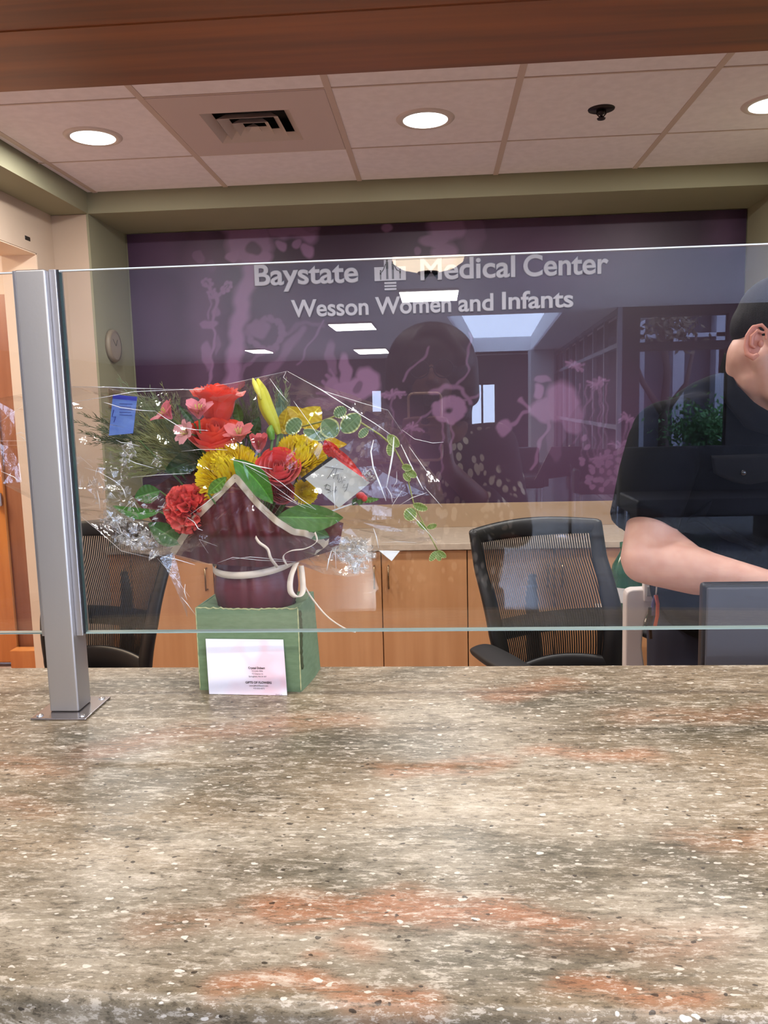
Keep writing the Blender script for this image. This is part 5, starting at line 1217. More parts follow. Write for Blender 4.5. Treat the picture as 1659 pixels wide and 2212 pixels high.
rose(412, 1035, 1.12, 56, (-.4, -.5, .5), 'dark red half hidden rose between carnation and large yellow bloom', (120, 16, 30), 1.1, .9, .5, 7)
def mum(px, py, Y, dpx, ax, lab, n=260, seed=1, dome=1.75):
    c = P(px, py, Y); r = pm(dpx, Y)/2; B = basis(ax); rg = random.Random(seed)
    t = fl('chrysanthemum', c, lab, 'chrysanthemum'); mb = MB(); y1 = np.array(lin((255, 238, 56))); y0 = np.array(lin((255, 218, 34)))
    ctr = c-B@Vector((0, 0, r*.35))
    for i in range(n):
        f_ = (i+.5)/n; th = dome*f_**.62; a = i*2.39996+rg.uniform(-.12, .12)
        d = B@Vector((math.sin(th)*math.cos(a), math.sin(th)*math.sin(a), math.cos(th))); up = B@Vector((0, 0, 1)); s_ = d.cross(up)
        if s_.length < .05: s_ = B@Vector((1, 0, 0))
        s_.normalize(); inw = s_.cross(d).normalized()
        if inw.dot(up) < 0: inw = -inw
        l_ = r*(.78+.22*f_)*rg.uniform(.94, 1.05); w = r*(.045+.026*f_)*rg.uniform(.9, 1.2); cv = r*(.34-.16*f_)*rg.uniform(.7, 1.3)
        def pt(a_, b, d=d, s_=s_, inw=inw, l_=l_, w=w, cv=cv):
            ww = w*math.sin(PI*(.18+.78*b))**.6*(1.0); u = a_*2-1
            return ctr+d*l_*(.25+.75*b)+s_*ww*u+inw*(cv*b*b*b*1.1+ww*.7*u*u)
        mb.grid(pt, 2, 5, col=lambda a_, b: tuple(y0*(1-b)+y1*b))
    mb.build('petals', mat('yellow petal', (255, 255, 255), .5, attr=True, trans=.35), t, smooth=True)
    s_ = MB().lathe([(0, 0), (r*.3, .002), (r*.4, r*.2), (0, r*.3)], (0, 0, 0), 12); s_.v = [ctr+B@(v-Vector((0, 0, r*.1))) for v in s_.v]; s_.build('calyx', M_stem, t, smooth=True)
    stem(t, ctr, ax=B@Vector((0, 0, 1)))
mum(487, 1012, 1.050, 150, (-.12, -.75, .62), 'largest yellow chrysanthemum in front of the bouquet, behind the peak of the burgundy wrap', 900, 1)
mum(650, 978, 1.085, 122, (.25, -.6, .8), 'yellow chrysanthemum right of the middle rose, above the envelope', 760, 2)
mum(662, 1062, 1.085, 62, (.5, -.7, .1), 'small yellow chrysanthemum peeking out below the white envelope', 420, 3)
def carnation(px, py, Y, dpx, ax, lab, rgb=(252, 104, 96), seed=1):
    c = P(px, py, Y); r = pm(dpx, Y)/2; B = basis(ax); rg = random.Random(seed); t = fl('carnation', c, lab, 'carnation'); mb = MB()
    cl = np.array(lin(rgb)); ctr = c-B@Vector((0, 0, r*.3))
    for i in range(64):
        f_ = (i+.5)/64; th = 1.8*f_**.6; a = i*2.39996
        d = B@Vector((math.sin(th)*math.cos(a), math.sin(th)*math.sin(a), math.cos(th))); s_ = d.cross(Vector((rg.uniform(-1, 1), rg.uniform(-1, 1), rg.uniform(-1, 1)))).normalized(); n_ = d.cross(s_); ph = rg.uniform(0, 6); W_ = rg.uniform(.8, 1.2)
        L_ = r*(.85+.2*rg.random())
        def pt(a_, b, d=d, s_=s_, n_=n_, ph=ph, W_=W_, L_=L_):
            u = (a_*2-1); ang = u*.42*W_*b; e_ = 1-.10*u*u+.035*abs(math.sin(a_*26+ph))*(b > .9)
            return ctr+(d*math.cos(ang)+s_*math.sin(ang)*1.25)*L_*b*e_+n_*r*.13*b*b*math.sin(u*6.5+ph)
        q = rg.uniform(.75, 1.1)
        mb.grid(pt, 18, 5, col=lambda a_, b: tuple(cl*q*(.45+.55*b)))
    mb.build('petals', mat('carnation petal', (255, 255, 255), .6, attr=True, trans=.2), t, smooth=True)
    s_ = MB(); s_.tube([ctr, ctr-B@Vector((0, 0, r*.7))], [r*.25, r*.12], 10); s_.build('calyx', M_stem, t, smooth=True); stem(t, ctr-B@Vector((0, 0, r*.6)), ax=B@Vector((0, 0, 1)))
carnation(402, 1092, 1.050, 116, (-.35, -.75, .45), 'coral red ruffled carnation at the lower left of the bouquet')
def alstro(px, py, Y, lpx, ax, lab, tw=0, seed=1, rgb=(232, 128, 140), n=6, opn=.7):
    c = P(px, py, Y); L = pm(lpx, Y); B = basis(ax, tw); rg = random.Random(seed); t = fl('alstroemeria', c, lab, 'alstroemeria'); mb = MB()
    cl = np.array(lin(rgb)); wh = np.array(lin((246, 206, 200))); ye = np.array(lin((236, 196, 96))); dkk = np.array(lin((120, 30, 50)))
    for k in range(n):
        a = 2*PI*k/n+rg.uniform(-.1, .1); inner = k % 2; l_ = L*(1.0 if not inner else .95); w = L*(.44 if not inner else .28); op = opn*rg.uniform(.8, 1.2)
        rd = B@Vector((math.cos(a), math.sin(a), 0)); up = B@Vector((0, 0, 1)); s_ = up.cross(rd)
        def pt(a_, b, rd=rd, up=up, s_=s_, l_=l_, w=w, op=op):
            u = a_*2-1; ww = w*math.sin(PI*min(.96, (.06+.86*b)))**.8*(b**.35); th = op*b*1.3
            return c+rd*l_*(.06+b*math.sin(th)*.9)+up*l_*b*math.cos(th*.8)+s_*ww*u+(rd*-1)*ww*.35*(1-u*u)*.6
        def cf(a_, b, inner=inner):
            u = abs(a_*2-1); q = cl*(.75+.3*b)*(1-.35*(1-u)*b*.3)+wh*.25*(1-b)
            if inner: q = q*(1-.55*max(0, 1-abs(b-.45)/.3))+ye*.55*max(0, 1-abs(b-.45)/.3); 
            if inner and (int(a_*9+b*11) % 3 == 0) and .35 < b < .8 and u < .7: q = dkk
            return tuple(np.clip(q, 0, 1))
        mb.grid(pt, 12, 14, col=cf)
    mb.build('petals', mat('alstroemeria petal', (255, 255, 255), .5, attr=True, trans=.3), t, smooth=True)
    mb = MB()
    for k in range(5):
        a = k*1.25; mb.tube([c, c+B@Vector((math.cos(a)*.1, math.sin(a)*.1, .5))*L, c+B@Vector((math.cos(a)*.16, math.sin(a)*.16, .72))*L], [.0005, .0004, .0009], 5)
    mb.build('stamens', mat('stamen', (190, 170, 90), .6), t, smooth=True); stem(t, c, .0014, ax=B@Vector((0, 0, 1)))
alstro(372, 905, 1.07, 44, (-.55, -.35, .55), 'pink alstroemeria furthest out on the upper side, next to the fern', .3, 1, (226, 110, 128), 6, .8)
alstro(430, 905, 1.055, 46, (.10, -.40, .9), 'pink and white alstroemeria in front of the tall red rose', .1, 2, (236, 138, 150), 6, .55)
alstro(412, 938, 1.06, 36, (-.4, -.7, .2), 'small pale pink alstroemeria left of the orange red rose', .7, 3, (238, 170, 172), 6, .8)
alstro(518, 955, 1.065, 46, (.05, -.45, .85), 'salmon pink alstroemeria between the orange red rose and the lily bud', .5, 4, (228, 122, 122), 6, .75)
alstro(560, 978, 1.06, 44, (.05, -.3, 1), 'closing rose pink alstroemeria just under the lily bud', .2, 5, (216, 92, 96), 6, .30)
# lily bud and open yellow lily behind
def bud(pts, rs, name, lab, cat, c0, c1, Y):
    t = fl(name, P(*pts[0], Y), lab, cat); mb = MB(); q = [P(x, y, Y) for x, y in pts]; n_ = 24; vs = []; cs = []
    m_ = 40
    for i in range(m_+1):
        f_ = i/m_; k = min(len(q)-2, int(f_*(len(q)-1))); g = f_*(len(q)-1)-k; cr = lambda p0, p1, p2, p3, h: .5*((2*p1)+(p2-p0)*h+(2*p0-5*p1+4*p2-p3)*h*h+(3*p1-p0-3*p2+p3)*h**3); ql = [q[max(0, k-1)], q[k], q[k+1], q[min(len(q)-1, k+2)]]; rl_ = [rs[max(0, k-1)], rs[k], rs[k+1], rs[min(len(q)-1, k+2)]]; c = cr(*ql, g); r = pm(max(.5, cr(*rl_, g)), Y); tn = (cr(*ql, min(1, g+.05))-cr(*ql, max(0, g-.05))).normalized(); a_ = tn.cross(Vector((0, 1, 0))).normalized(); b_ = a_.cross(tn)
        for j in range(n_):
            an = 2*PI*j/n_; rr2 = r*(1-.13*abs(math.cos(an*1.5+.6))**6); vs.append(c+a_*math.cos(an)*rr2+b_*math.sin(an)*rr2); w = f_; gr = .25*(math.cos(an*3) > .75)
            cs.append(tuple(np.array(lin(c0))*(1-w)*(1-gr)+np.array(lin(c1))*(w*(1-gr)+gr)))
    mb.add(vs, [(i*n_+j, i*n_+(j+1) % n_, (i+1)*n_+(j+1) % n_, (i+1)*n_+j) for i in range(m_) for j in range(n_)], cs)
    mb.build('bud', mat('bud skin', (255, 255, 255), .42, attr=True, trans=.15), t, smooth=True); stem(t, q[-1], .002); return t
lb = bud([(556, 818), (566, 845), (576, 880), (590, 910), (602, 938)], [3, 12, 16, 13, 6], 'lily_bud', 'long closed yellow green lily bud rising above the bouquet', 'lily bud', (232, 222, 60), (186, 190, 60), 1.075)
MB().tube([P(546, 817, 1.071), P(549, 826, 1.069), P(556, 842, 1.067), P(564, 862, 1.066)], [.0008, .0030, .0040, .0015], 10).build('bud_tip', mat('bud tip', (238, 230, 96), .5), lb, smooth=True)
bud([(586, 918), (584, 932), (588, 950)], [2, 9, 6], 'leaf_bud', 'small green bud at the foot of the long lily bud', 'bud', (120, 168, 60), (90, 140, 50), 1.06)
# leaves: photo-shaped blades with a midrib and veins
def leaf(mb, p0, p1, wpx, Y0, Y1, bend=0, fold=.25, sag=0, rgb=(72, 122, 44), round_=False, rgb2=None, edge=None):
    a, b = P(*p0, Y0), P(*p1, Y1); L = (b-a); ln = L.length; d = L.normalized(); view = Vector((0, -1, 0)); s_ = d.cross(view).normalized(); n_ = s_.cross(d).normalized()
    W_ = pm(wpx, (Y0+Y1)/2)/2; c0 = np.array(lin(rgb)); c1 = np.array(lin(rgb2 or tuple(min(255, int(v*1.35)+18) for v in rgb))); ce = np.array(lin(edge)) if edge else None
    def pt(u, v):
        q = u*2-1; ww = W_*(math.sin(PI*v)**(.55 if round_ else .8))*(1 if round_ else (1.15-.3*v)); 
        return a+L*v+s_*(ww*q+bend*ln*math.sin(PI*v))+n_*(ww*fold*abs(q)-sag*ln*math.sin(PI*v))+n_*.0006*math.sin(v*40)*abs(q)
    def cf(u, v):
        q = abs(u*2-1); rib = max(0, 1-q/.07)*.9; vein = .4*max(0, 1-abs(((v*9-q*2.2) % 1)-.5)/.13); k = min(1, rib+vein*(1-q)); c_ = c0*(1-k)+c1*k
        if ce is not None and (q > .82 or v > .97): c_ = ce
        return tuple(c_)
    mb.grid(pt, 26, 34, col=cf)
M_leaf = mat('leaf', (255, 255, 255), .38, attr=True, trans=.25, coat=.2)
def leafthing(lab, *blades, name='leaf', cat='leaf'):
    a = blades[0]; t = fl(name, P(*a[0], a[3]), lab, cat)
    for bl__ in blades:
        mb = MB(); kw = bl__[5] if len(bl__) > 5 else {}
        leaf(mb, *bl__[:5], **kw); mb.build('blade', M_leaf, t, smooth=True)
    c = P(*a[0], a[3]); MB().tube([c, c.lerp(STEM, .4)+Vector((0, .015, -.01)), STEM], .0012, 6).build('stem', M_stem, t, smooth=True); return t
leafthing('bright green glossy leaf in front of the middle rose, beside the peak of the wrap', ((505, 992), (590, 1088), 56, 1.012, 1.020, dict(rgb=(74, 136, 38), fold=.3, bend=-.05)))
leafthing('broad pale green leaf lying below the envelope, right of the wrap peak', ((600, 1116), (742, 1118), 62, 1.035, 1.03, dict(rgb=(86, 130, 62), sag=.08, bend=.02)))
leafthing('green leaf hanging under the broad pale leaf, over the collar edge', ((640, 1130), (712, 1160), 40, 1.05, 1.05, dict(rgb=(72, 112, 58))))
leafthing('small green leaf tip between the large yellow bloom and the cream border', ((450, 1066), (490, 1030), 26, 1.008, 1.004, dict(rgb=(96, 140, 48))))
leafthing('curved green leaf furthest out at the lower left of the bouquet', ((345, 1105), (243, 1092), 26, 1.06, 1.05, dict(rgb=(66, 126, 44), bend=-.10)))
leafthing('green leaf above the curved leaf at the lower left of the bouquet', ((345, 1060), (290, 1075), 42, 1.08, 1.07, dict(rgb=(62, 112, 44))))
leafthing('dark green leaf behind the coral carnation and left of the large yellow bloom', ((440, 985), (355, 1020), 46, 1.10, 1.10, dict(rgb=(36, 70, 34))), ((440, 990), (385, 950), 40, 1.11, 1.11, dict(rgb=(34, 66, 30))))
leafthing('green leaf below the coral carnation, crossing the cream border', ((395, 1175), (320, 1130), 50, 1.07, 1.07, dict(rgb=(70, 112, 56))))
leafthing('slim dark green leaf between two pink alstroemerias', ((420, 915), (385, 875), 15, 1.075, 1.085, dict(rgb=(44, 84, 52))))
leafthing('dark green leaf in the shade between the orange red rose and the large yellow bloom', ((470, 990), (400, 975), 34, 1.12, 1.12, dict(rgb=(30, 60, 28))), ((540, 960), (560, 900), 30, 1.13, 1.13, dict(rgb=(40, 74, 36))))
leafthing('short green leaf behind the salmon alstroemeria', ((520, 920), (510, 870), 22, 1.12, 1.13, dict(rgb=(70, 110, 50))))
leafthing('blue green strap leaf standing right of the lily bud', ((612, 940), (605, 838), 26, 1.15, 1.16, dict(rgb=(84, 116, 100), fold=.1)))
t = leafthing('open olive yellow lily behind the second yellow bloom', ((610, 930), (622, 880), 28, 1.13, 1.12, dict(rgb=(190, 164, 40))), ((655, 925), (620, 878), 34, 1.12, 1.12, dict(rgb=(196, 168, 44), bend=.15)), ((660, 930), (692, 878), 54, 1.115, 1.11, dict(rgb=(204, 176, 48), bend=-.08)), ((700, 935), (750, 960), 26, 1.11, 1.10, dict(rgb=(214, 176, 40), bend=.2)), ((605, 935), (640, 915), 22, 1.12, 1.12, dict(rgb=(176, 156, 44))), name='lily', cat='lily')
# long red flower behind the envelope and the berry right of it
t = leafthing('red flower with narrow petals behind the upper edge of the envelope', ((712, 985), (702, 950), 20, 1.085, 1.08, dict(rgb=(226, 52, 36), rgb2=(240, 80, 60))), ((722, 995), (706, 955), 18, 1.08, 1.08, dict(rgb=(214, 40, 30), rgb2=(240, 80, 60))), ((705, 960), (795, 1040), 17, 1.075, 1.07, dict(rgb=(226, 48, 34), rgb2=(244, 90, 60))), ((712, 962), (770, 1008), 14, 1.07, 1.07, dict(rgb=(196, 34, 30), rgb2=(230, 70, 50))), ((708, 952), (740, 985), 12, 1.07, 1.07, dict(rgb=(240, 70, 50), rgb2=(250, 110, 80))), name='red_flower', cat='flower')
t = fl('red_bud', P(781, 1073, 1.09), 'tiny red bud with green leaves right of the envelope', 'bud')
MB().ell(P(779, 1071, 1.09), (.0065, .006, .0052), None, 14, 10).ell(P(786, 1076, 1.088), (.005, .005, .005), None, 12, 8).build('petals', mat('bud red', (206, 44, 44), .5), t, smooth=True)
mb = MB(); leaf(mb, (775, 1082), (820, 1078), 12, 1.09, 1.09, rgb=(78, 130, 48)); leaf(mb, (770, 1075), (762, 1092), 12, 1.09, 1.09, rgb=(50, 90, 36)); mb.build('leaf', M_leaf, t, smooth=True)
mb = MB(); leaf(mb, (780, 1078), (776, 1092), 14, 1.085, 1.085, rgb=(60, 100, 40)); mb.tube([P(770, 1085, 1.09), P(700, 1110, 1.1), STEM], .0012, 6); mb.build('stem', M_leaf, t, smooth=True)
# eucalyptus-like trailing vine with pale edged round leaves
t = fl('trailing_vine', P(700, 925, 1.06), 'trailing vine of pale edged round leaves hanging over the right side of the film', 'vine')
vp = [(640, 925, 1.10), (690, 912, 1.07), (735, 895, 1.06), (775, 910, 1.055), (822, 940, 1.05), (850, 965, 1.045), (872, 1005, 1.045), (882, 1040, 1.045), (893, 1085, 1.045), (905, 1112, 1.045), (925, 1150, 1.045), (945, 1188, 1.045)]
MB().tube([P(*v) for v in vp], [.0013]*6+[.0009]*6, 6).build('stem', mat('vine stem', (150, 152, 84), .6), t, smooth=True)
PE = (196, 202, 140)
for a in [((698, 908), (728, 942), 44), ((738, 932), (778, 896), 40), ((722, 898), (748, 882), 26), ((655, 930), (705, 948), 24), ((620, 935), (650, 905), 34), ((718, 930), (690, 945), 22), ((795, 925), (775, 945), 18), ((838, 940), (862, 965), 22), ((845, 955), (842, 985), 18), ((868, 1008), (890, 1012), 16), ((876, 1015), (900, 1030), 18), ((872, 1022), (886, 1040), 14), ((892, 1090), (924, 1100), 18), ((896, 1100), (876, 1122), 30), ((922, 1140), (944, 1134), 13), ((900, 1125), (922, 1145), 12), ((944, 1190), (928, 1212), 14), ((944, 1190), (964, 1204), 14), ((945, 1192), (950, 1212), 14)]:
    yy = 1.055 if a[0][0] < 800 else 1.043
    mb = MB(); leaf(mb, a[0], a[1], a[2], yy, yy-.004, rgb=(104, 132, 92) if a[0][0] < 800 else (118, 140, 70), rgb2=(128, 154, 110) if a[0][0] < 800 else (138, 160, 90), round_=True, edge=PE, fold=.2); mb.build('vine_leaf', M_leaf, t, smooth=True)
# fine fern sprays
def fern(lab, x0, y0, x1, y1, Y, n, spread, col, seed, up=False):
    rg = random.Random(seed); t = fl('fern_spray', P(x0, y0, Y), lab, 'fern'); mb = MB()
    for k in range(n):
        ex, ey = x1+rg.gauss(0, spread), y1+rg.gauss(0, spread*.75); sx0, sy0 = x0+rg.gauss(0, 8), y0+rg.gauss(0, 8); Ye = Y+rg.uniform(-.03, .05)
        mx_, my_ = (sx0+ex)/2+rg.gauss(0, 8), (sy0+ey)/2+rg.gauss(0, 8)
        pts = [P((1-f)**2*sx0+2*f*(1-f)*mx_+f*f*ex, (1-f)**2*sy0+2*f*(1-f)*my_+f*f*ey, Y+(Ye-Y)*f) for f in np.linspace(0, 1, 7)]
        mb.tube(pts, [.0008, .0008, .0007, .0006, .0005, .0005, .0003], 3)
        for j in range(2, 7):
            for s_ in (-1, 1, 1, -1):
                d = (pts[j]-pts[j-1]).normalized(); o = Vector((-d.z, rg.uniform(-.5, .5), d.x))*s_; l_ = rg.uniform(.008, .022)*(1.1-j/9)
                q = pts[j-1].lerp(pts[j], rg.random()); mb.tube([q, q+(d*.75+o*.45)*l_*.5, q+(d+o*.35)*l_], [.0005, .00045, .00025], 3, False)
    mb.build('fronds', mat(*col), t); MB().tube([P(x0, y0, Y), STEM], .0014, 6).build('stem', M_stem, t)
G1 = ('olive fern', (138, 140, 88), .7); G2 = ('dark fern', (80, 90, 56), .7); G3 = ('grey green fern', (122, 134, 98), .7)
fern('feathery olive fern spray spreading behind the pink alstroemeria', 400, 985, 290, 925, 1.13, 60, 42, G1, 1)
fern('feathery green fern spray reaching to the upper left corner of the film', 380, 960, 305, 868, 1.15, 44, 30, G3, 2)
fern('thin dark fern tips near the steel post', 300, 950, 200, 920, 1.12, 12, 30, G2, 3)
fern('low olive fern spray above the two left leaves', 380, 1010, 270, 985, 1.12, 40, 30, G1, 4)
fern('dark fern tips standing between the tall rose and the lily bud', 540, 960, 530, 860, 1.16, 20, 26, G2, 5)
fern('olive fern spray behind the open yellow lily', 610, 940, 590, 850, 1.17, 12, 22, G3, 6)
fern('short green fern around the dark leaf by the carnation', 440, 1000, 370, 960, 1.10, 20, 22, G2, 7)

# blue packet, envelope and black card
def slab(name, q, th, m, lab, cat):
    t = thing(name, tuple(q[0]), lab, cat); mb = MB(); n_ = (q[1]-q[0]).cross(q[3]-q[0]).normalized()*th
    if n_.y < 0: n_ = -n_
    k = len(q); mb.add(q+[p+n_ for p in q], [tuple(range(k)), tuple(reversed(range(k, 2*k)))]+[(i, (i+1) % k, k+(i+1) % k, k+i) for i in range(k)]); mb.build('sheet', m, t); return t
bt = slab('flower_food_packet', [P(244, 852, 1.10), P(296, 857, 1.10), P(287, 936, 1.10), P(235, 941, 1.10)], .0015, mat('blue packet', (112, 144, 212), .5, noise=(30, (98, 128, 206), (1, 1, 3))), 'blue flower food packet tucked among the fern at the upper left', 'packet')
mb = MB()
mb.quad(P(244, 852, 1.0995), P(296, 857, 1.0995), P(295, 866, 1.0995), P(243, 861, 1.0995)); mb.build('top_band', mat('packet band', (62, 70, 186), .4), bt)
mb = MB()
for i in range(5): mb.tube([P(258, 872+i*6, 1.0992), P(286-3*(i % 2), 873+i*6, 1.0992)], .0003, 4)
mb.tube([P(246, 885, 1.0992), P(242, 900, 1.0992), P(250, 900, 1.0992), P(246, 912, 1.0992)], .0005, 4); mb.build('print', mat('packet ink', (50, 60, 150), .5), bt)
ev = slab('envelope', [P(659, 1034, 1.050), P(722, 989, 1.052), P(799, 1043, 1.056), P(732, 1097, 1.052)], .0012, mat('envelope paper', (184, 182, 174), .7), 'white diamond tilted envelope with handwriting on the right side of the bouquet', 'envelope')
mb = MB()
for q in [[(702, 1008), (722, 1011), (742, 1014)], [(722, 1011), (714, 1024), (707, 1034)], [(728, 1012), (720, 1034)], [(724, 1028), (731, 1024), (729, 1036)], [(733, 1034), (730, 1042), (738, 1040), (738, 1030)], [(738, 1044), (742, 1036), (746, 1038)], [(744, 1046), (740, 1054), (750, 1052), (752, 1044), (748, 1058), (744, 1062)],
          [(706, 1046), (702, 1056), (712, 1058), (714, 1050), (706, 1046), (700, 1050)], [(706, 1056), (716, 1062), (708, 1064)], [(718, 1060), (728, 1058), (722, 1064)], [(726, 1050), (722, 1066)]]:
    mb.tube([P(x, y, 1.0500-.0003+.003*(x-659)/140) for x, y in q], .0003, 5)
mb.build('handwriting', M_ink, ev)
slab('black_card', [P(649, 1034, 1.058), P(714, 986, 1.060), P(724, 992, 1.0605), P(657, 1042, 1.0585)], .001, mat('black card', (26, 24, 26), .6), 'black card edge showing behind the upper side of the envelope', 'card')

# ------------------------------------------------------------------ clear florist film
M_film = clear('florist film', (.985, .985, .982), .04, .04, (26, .55), 0)
M_filmh = clear('crumpled film', (.93, .93, .92), .14, .10, (90, .9), .10)
M_glint = mat('white fold glint', (254, 254, 252), .15, coat=.8, spec=.9)  # near-white colour stands in for highlights on the film folds
OUT = [(-15, 862), (80, 845), (160, 834), (300, 838), (420, 840), (500, 828), (562, 814), (620, 801), (700, 832), (760, 852), (800, 868), (835, 886), (868, 930), (905, 985), (950, 1040), (968, 1110), (955, 1165), (900, 1176), (860, 1195), (800, 1238), (752, 1246), (700, 1240), (650, 1221), (560, 1221), (480, 1224), (420, 1214), (372, 1198), (335, 1200), (260, 1190), (215, 1150), (165, 1110), (80, 1085), (5, 1045), (-28, 950)]
ft = thing('florist_film', tuple(P(556, 1222, 1.06)), 'crinkled clear florist film wrapped round the whole bouquet', 'wrap')
def film(front, name):
    rg = random.Random(11 if front else 12); mb = MB(); N = len(OUT)*2; pts = []
    for i in range(len(OUT)):
        a, b = OUT[i], OUT[(i+1) % len(OUT)]; pts += [a, ((a[0]+b[0])/2+rg.uniform(-2, 2), (a[1]+b[1])/2+rg.uniform(-2, 2))]
    cxp = (545, 1060); M = 11; vs = []
    for j in range(M+1):
        r = (j/M)
        for i, p in enumerate(pts):
            jit = 0 if j == M else 9*r
            x = cxp[0]+(p[0]-cxp[0])*r+rg.uniform(-jit, jit); y = cxp[1]+(p[1]-cxp[1])*r+rg.uniform(-jit, jit)
            if front: Y = 1.000+.088*r**3.2+(rg.uniform(-.004, .004) if j < M else 0)
            else: Y = 1.235-.147*r**2.6+(rg.uniform(-.006, .006) if j < M else 0)
            Y = max(Y, .992)
            vs.append(P(x, y, Y))
    fs = []
    for j in range(M):
        for i in range(N):
            a, b, c, d = j*N+i, j*N+(i+1) % N, (j+1)*N+(i+1) % N, (j+1)*N+i
            if rg.random() < .5: fs += [(a, b, c), (a, c, d)]
            else: fs += [(a, b, d), (b, c, d)]
    mb.add(vs, fs); return mb.build(name, M_film, ft)
film(True, 'front_sheet'); film(False, 'back_sheet')
mb = MB(); mb.grid(lambda a, b: P(345+60*a+30*b*(1-a)+0*b, 1205+95*a-12*b+35*a*a, 1.07+.01*b), 6, 3); mb.build('corner_tail', M_filmh, ft)
# glints along the film folds, each put in as a thin white ridge
FOLD_GLINTS = [([(150, 836), (230, 836), (300, 839), (352, 840)], 2.2, 1.088), ([(352, 841), (420, 842), (460, 838), (478, 839)], 2.0, 1.086), ([(160, 868), (225, 858), (290, 846), (405, 841)], 1.5, 1.075), ([(410, 841), (500, 828), (620, 802)], .9, 1.085),
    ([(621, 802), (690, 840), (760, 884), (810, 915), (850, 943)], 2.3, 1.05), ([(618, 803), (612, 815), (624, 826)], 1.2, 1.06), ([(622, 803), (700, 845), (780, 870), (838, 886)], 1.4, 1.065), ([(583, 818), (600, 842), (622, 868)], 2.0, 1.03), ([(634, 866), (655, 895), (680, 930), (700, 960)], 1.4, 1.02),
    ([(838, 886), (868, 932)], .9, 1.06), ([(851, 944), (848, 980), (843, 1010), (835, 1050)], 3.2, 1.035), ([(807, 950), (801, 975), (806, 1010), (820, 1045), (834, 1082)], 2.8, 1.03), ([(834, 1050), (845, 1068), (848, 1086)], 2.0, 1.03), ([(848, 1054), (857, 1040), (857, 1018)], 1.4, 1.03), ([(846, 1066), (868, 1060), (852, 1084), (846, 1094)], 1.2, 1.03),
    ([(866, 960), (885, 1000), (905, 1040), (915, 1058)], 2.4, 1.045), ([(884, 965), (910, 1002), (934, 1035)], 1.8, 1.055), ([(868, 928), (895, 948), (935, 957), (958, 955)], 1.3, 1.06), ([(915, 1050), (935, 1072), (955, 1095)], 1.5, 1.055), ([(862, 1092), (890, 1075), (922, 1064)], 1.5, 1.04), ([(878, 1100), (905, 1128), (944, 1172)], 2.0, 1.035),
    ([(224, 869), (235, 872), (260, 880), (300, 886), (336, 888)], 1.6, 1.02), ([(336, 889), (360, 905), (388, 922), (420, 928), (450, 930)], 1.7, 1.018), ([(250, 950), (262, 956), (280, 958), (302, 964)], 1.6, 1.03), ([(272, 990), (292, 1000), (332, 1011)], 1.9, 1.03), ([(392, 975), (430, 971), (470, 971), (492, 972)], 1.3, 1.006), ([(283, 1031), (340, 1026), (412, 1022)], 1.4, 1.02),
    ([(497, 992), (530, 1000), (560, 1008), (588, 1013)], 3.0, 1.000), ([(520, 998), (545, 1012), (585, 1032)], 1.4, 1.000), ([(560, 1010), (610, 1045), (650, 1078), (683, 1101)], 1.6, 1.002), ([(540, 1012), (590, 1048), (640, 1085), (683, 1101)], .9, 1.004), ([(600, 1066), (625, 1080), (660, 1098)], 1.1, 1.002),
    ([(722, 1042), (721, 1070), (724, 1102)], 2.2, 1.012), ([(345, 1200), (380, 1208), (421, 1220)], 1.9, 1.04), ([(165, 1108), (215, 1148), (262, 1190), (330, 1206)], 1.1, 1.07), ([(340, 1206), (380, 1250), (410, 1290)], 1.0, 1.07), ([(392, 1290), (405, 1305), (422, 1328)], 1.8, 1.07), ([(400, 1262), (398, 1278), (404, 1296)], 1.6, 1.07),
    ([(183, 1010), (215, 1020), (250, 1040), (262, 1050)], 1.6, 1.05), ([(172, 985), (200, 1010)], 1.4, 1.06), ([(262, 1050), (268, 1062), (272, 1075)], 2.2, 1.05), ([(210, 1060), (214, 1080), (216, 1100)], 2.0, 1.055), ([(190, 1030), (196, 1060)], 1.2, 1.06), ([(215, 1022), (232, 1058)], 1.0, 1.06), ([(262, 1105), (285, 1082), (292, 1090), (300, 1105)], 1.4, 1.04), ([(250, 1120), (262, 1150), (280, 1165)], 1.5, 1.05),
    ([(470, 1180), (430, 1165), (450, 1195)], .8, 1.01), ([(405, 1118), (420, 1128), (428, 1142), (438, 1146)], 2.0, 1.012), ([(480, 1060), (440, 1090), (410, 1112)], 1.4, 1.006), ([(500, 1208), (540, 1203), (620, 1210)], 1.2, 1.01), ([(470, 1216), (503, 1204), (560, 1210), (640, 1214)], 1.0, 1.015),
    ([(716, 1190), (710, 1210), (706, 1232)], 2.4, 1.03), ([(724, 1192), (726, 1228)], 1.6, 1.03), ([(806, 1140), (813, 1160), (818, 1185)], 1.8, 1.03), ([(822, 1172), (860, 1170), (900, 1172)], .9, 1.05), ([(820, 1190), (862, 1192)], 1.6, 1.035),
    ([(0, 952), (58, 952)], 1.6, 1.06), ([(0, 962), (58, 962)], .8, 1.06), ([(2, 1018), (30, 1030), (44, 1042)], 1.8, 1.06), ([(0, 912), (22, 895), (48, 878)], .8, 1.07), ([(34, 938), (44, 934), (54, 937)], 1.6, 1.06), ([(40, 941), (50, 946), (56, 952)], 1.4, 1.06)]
mb = MB()
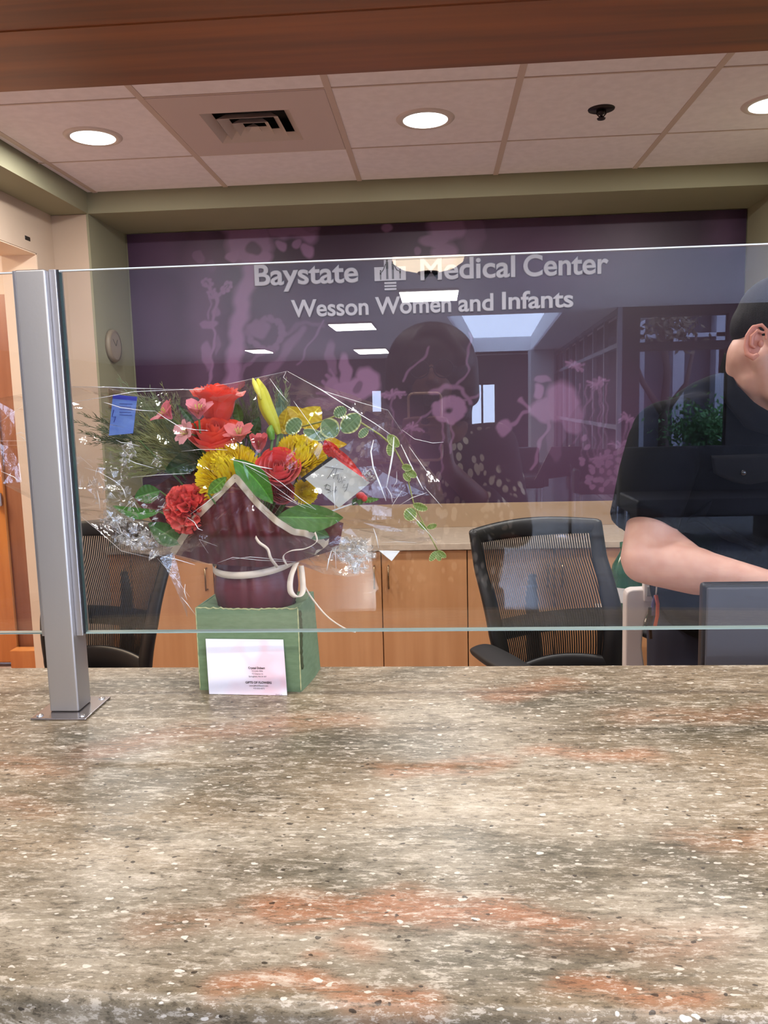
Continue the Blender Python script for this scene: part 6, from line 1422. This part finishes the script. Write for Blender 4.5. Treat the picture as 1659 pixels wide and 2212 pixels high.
for pts, w, Y in FOLD_GLINTS:
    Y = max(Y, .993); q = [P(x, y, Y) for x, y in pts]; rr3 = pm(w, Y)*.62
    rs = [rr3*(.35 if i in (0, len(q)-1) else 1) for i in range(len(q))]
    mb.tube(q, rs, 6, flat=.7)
mb.build('fold_glint', M_glint, ft, smooth=True)
# crumpled knots where the film is gathered
def crumple(cx_, cy_, rx, ry, n, Y, s_, seed, ang=0):
    rg = random.Random(seed); mb = MB(); mf = MB()
    for i in range(n):
        a = rg.uniform(0, 2*PI); r = math.sqrt(rg.random()); x = math.cos(a)*r*rx; y = math.sin(a)*r*ry; x, y = x*math.cos(ang)-y*math.sin(ang), x*math.sin(ang)+y*math.cos(ang)
        c = P(cx_+x, cy_+y, Y+rg.uniform(-.012, .012)); v = [c+Vector((rg.uniform(-1, 1), rg.uniform(-.7, .7), rg.uniform(-1, 1)))*pm(s_) for _ in range(4)]
        mb.add(v, [(0, 1, 2), (0, 2, 3)])
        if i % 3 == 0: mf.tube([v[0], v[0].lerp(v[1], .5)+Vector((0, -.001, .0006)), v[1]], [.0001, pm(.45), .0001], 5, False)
    return mb, mf
KN = [(275, 985, 14, 30, 70, 1.05, 7, 1, .3), (340, 995, 10, 20, 30, 1.05, 6, 2, 0), (280, 1150, 78, 26, 190, 1.055, 12, 3, .62), (240, 1060, 50, 50, 60, 1.06, 10, 7, 0), (762, 1190, 44, 26, 200, 1.045, 11, 4, 0), (770, 1225, 20, 14, 60, 1.045, 9, 5, 0), (800, 1030, 16, 16, 30, 1.04, 8, 6, 0), (330, 1100, 60, 30, 40, 1.03, 9, 8, .3)]
A_, B_2 = MB(), MB()
for k in KN:
    a, b = crumple(*k); A_.add(a.v, a.f); B_2.add(b.v, b.f)
A_.build('gathered_film', M_filmh, ft); B_2.build('gathered_film_glint', M_glint, ft)  # white slivers paint glints onto the gathered film
mb = MB(); mb.add([P(818, 1189, 1.04), P(864, 1190, 1.035), P(846, 1212, 1.035), P(838, 1206, 1.037)], [(0, 1, 2, 3)]); mb.build('folded_corner', M_glint, ft, solid=.0003)
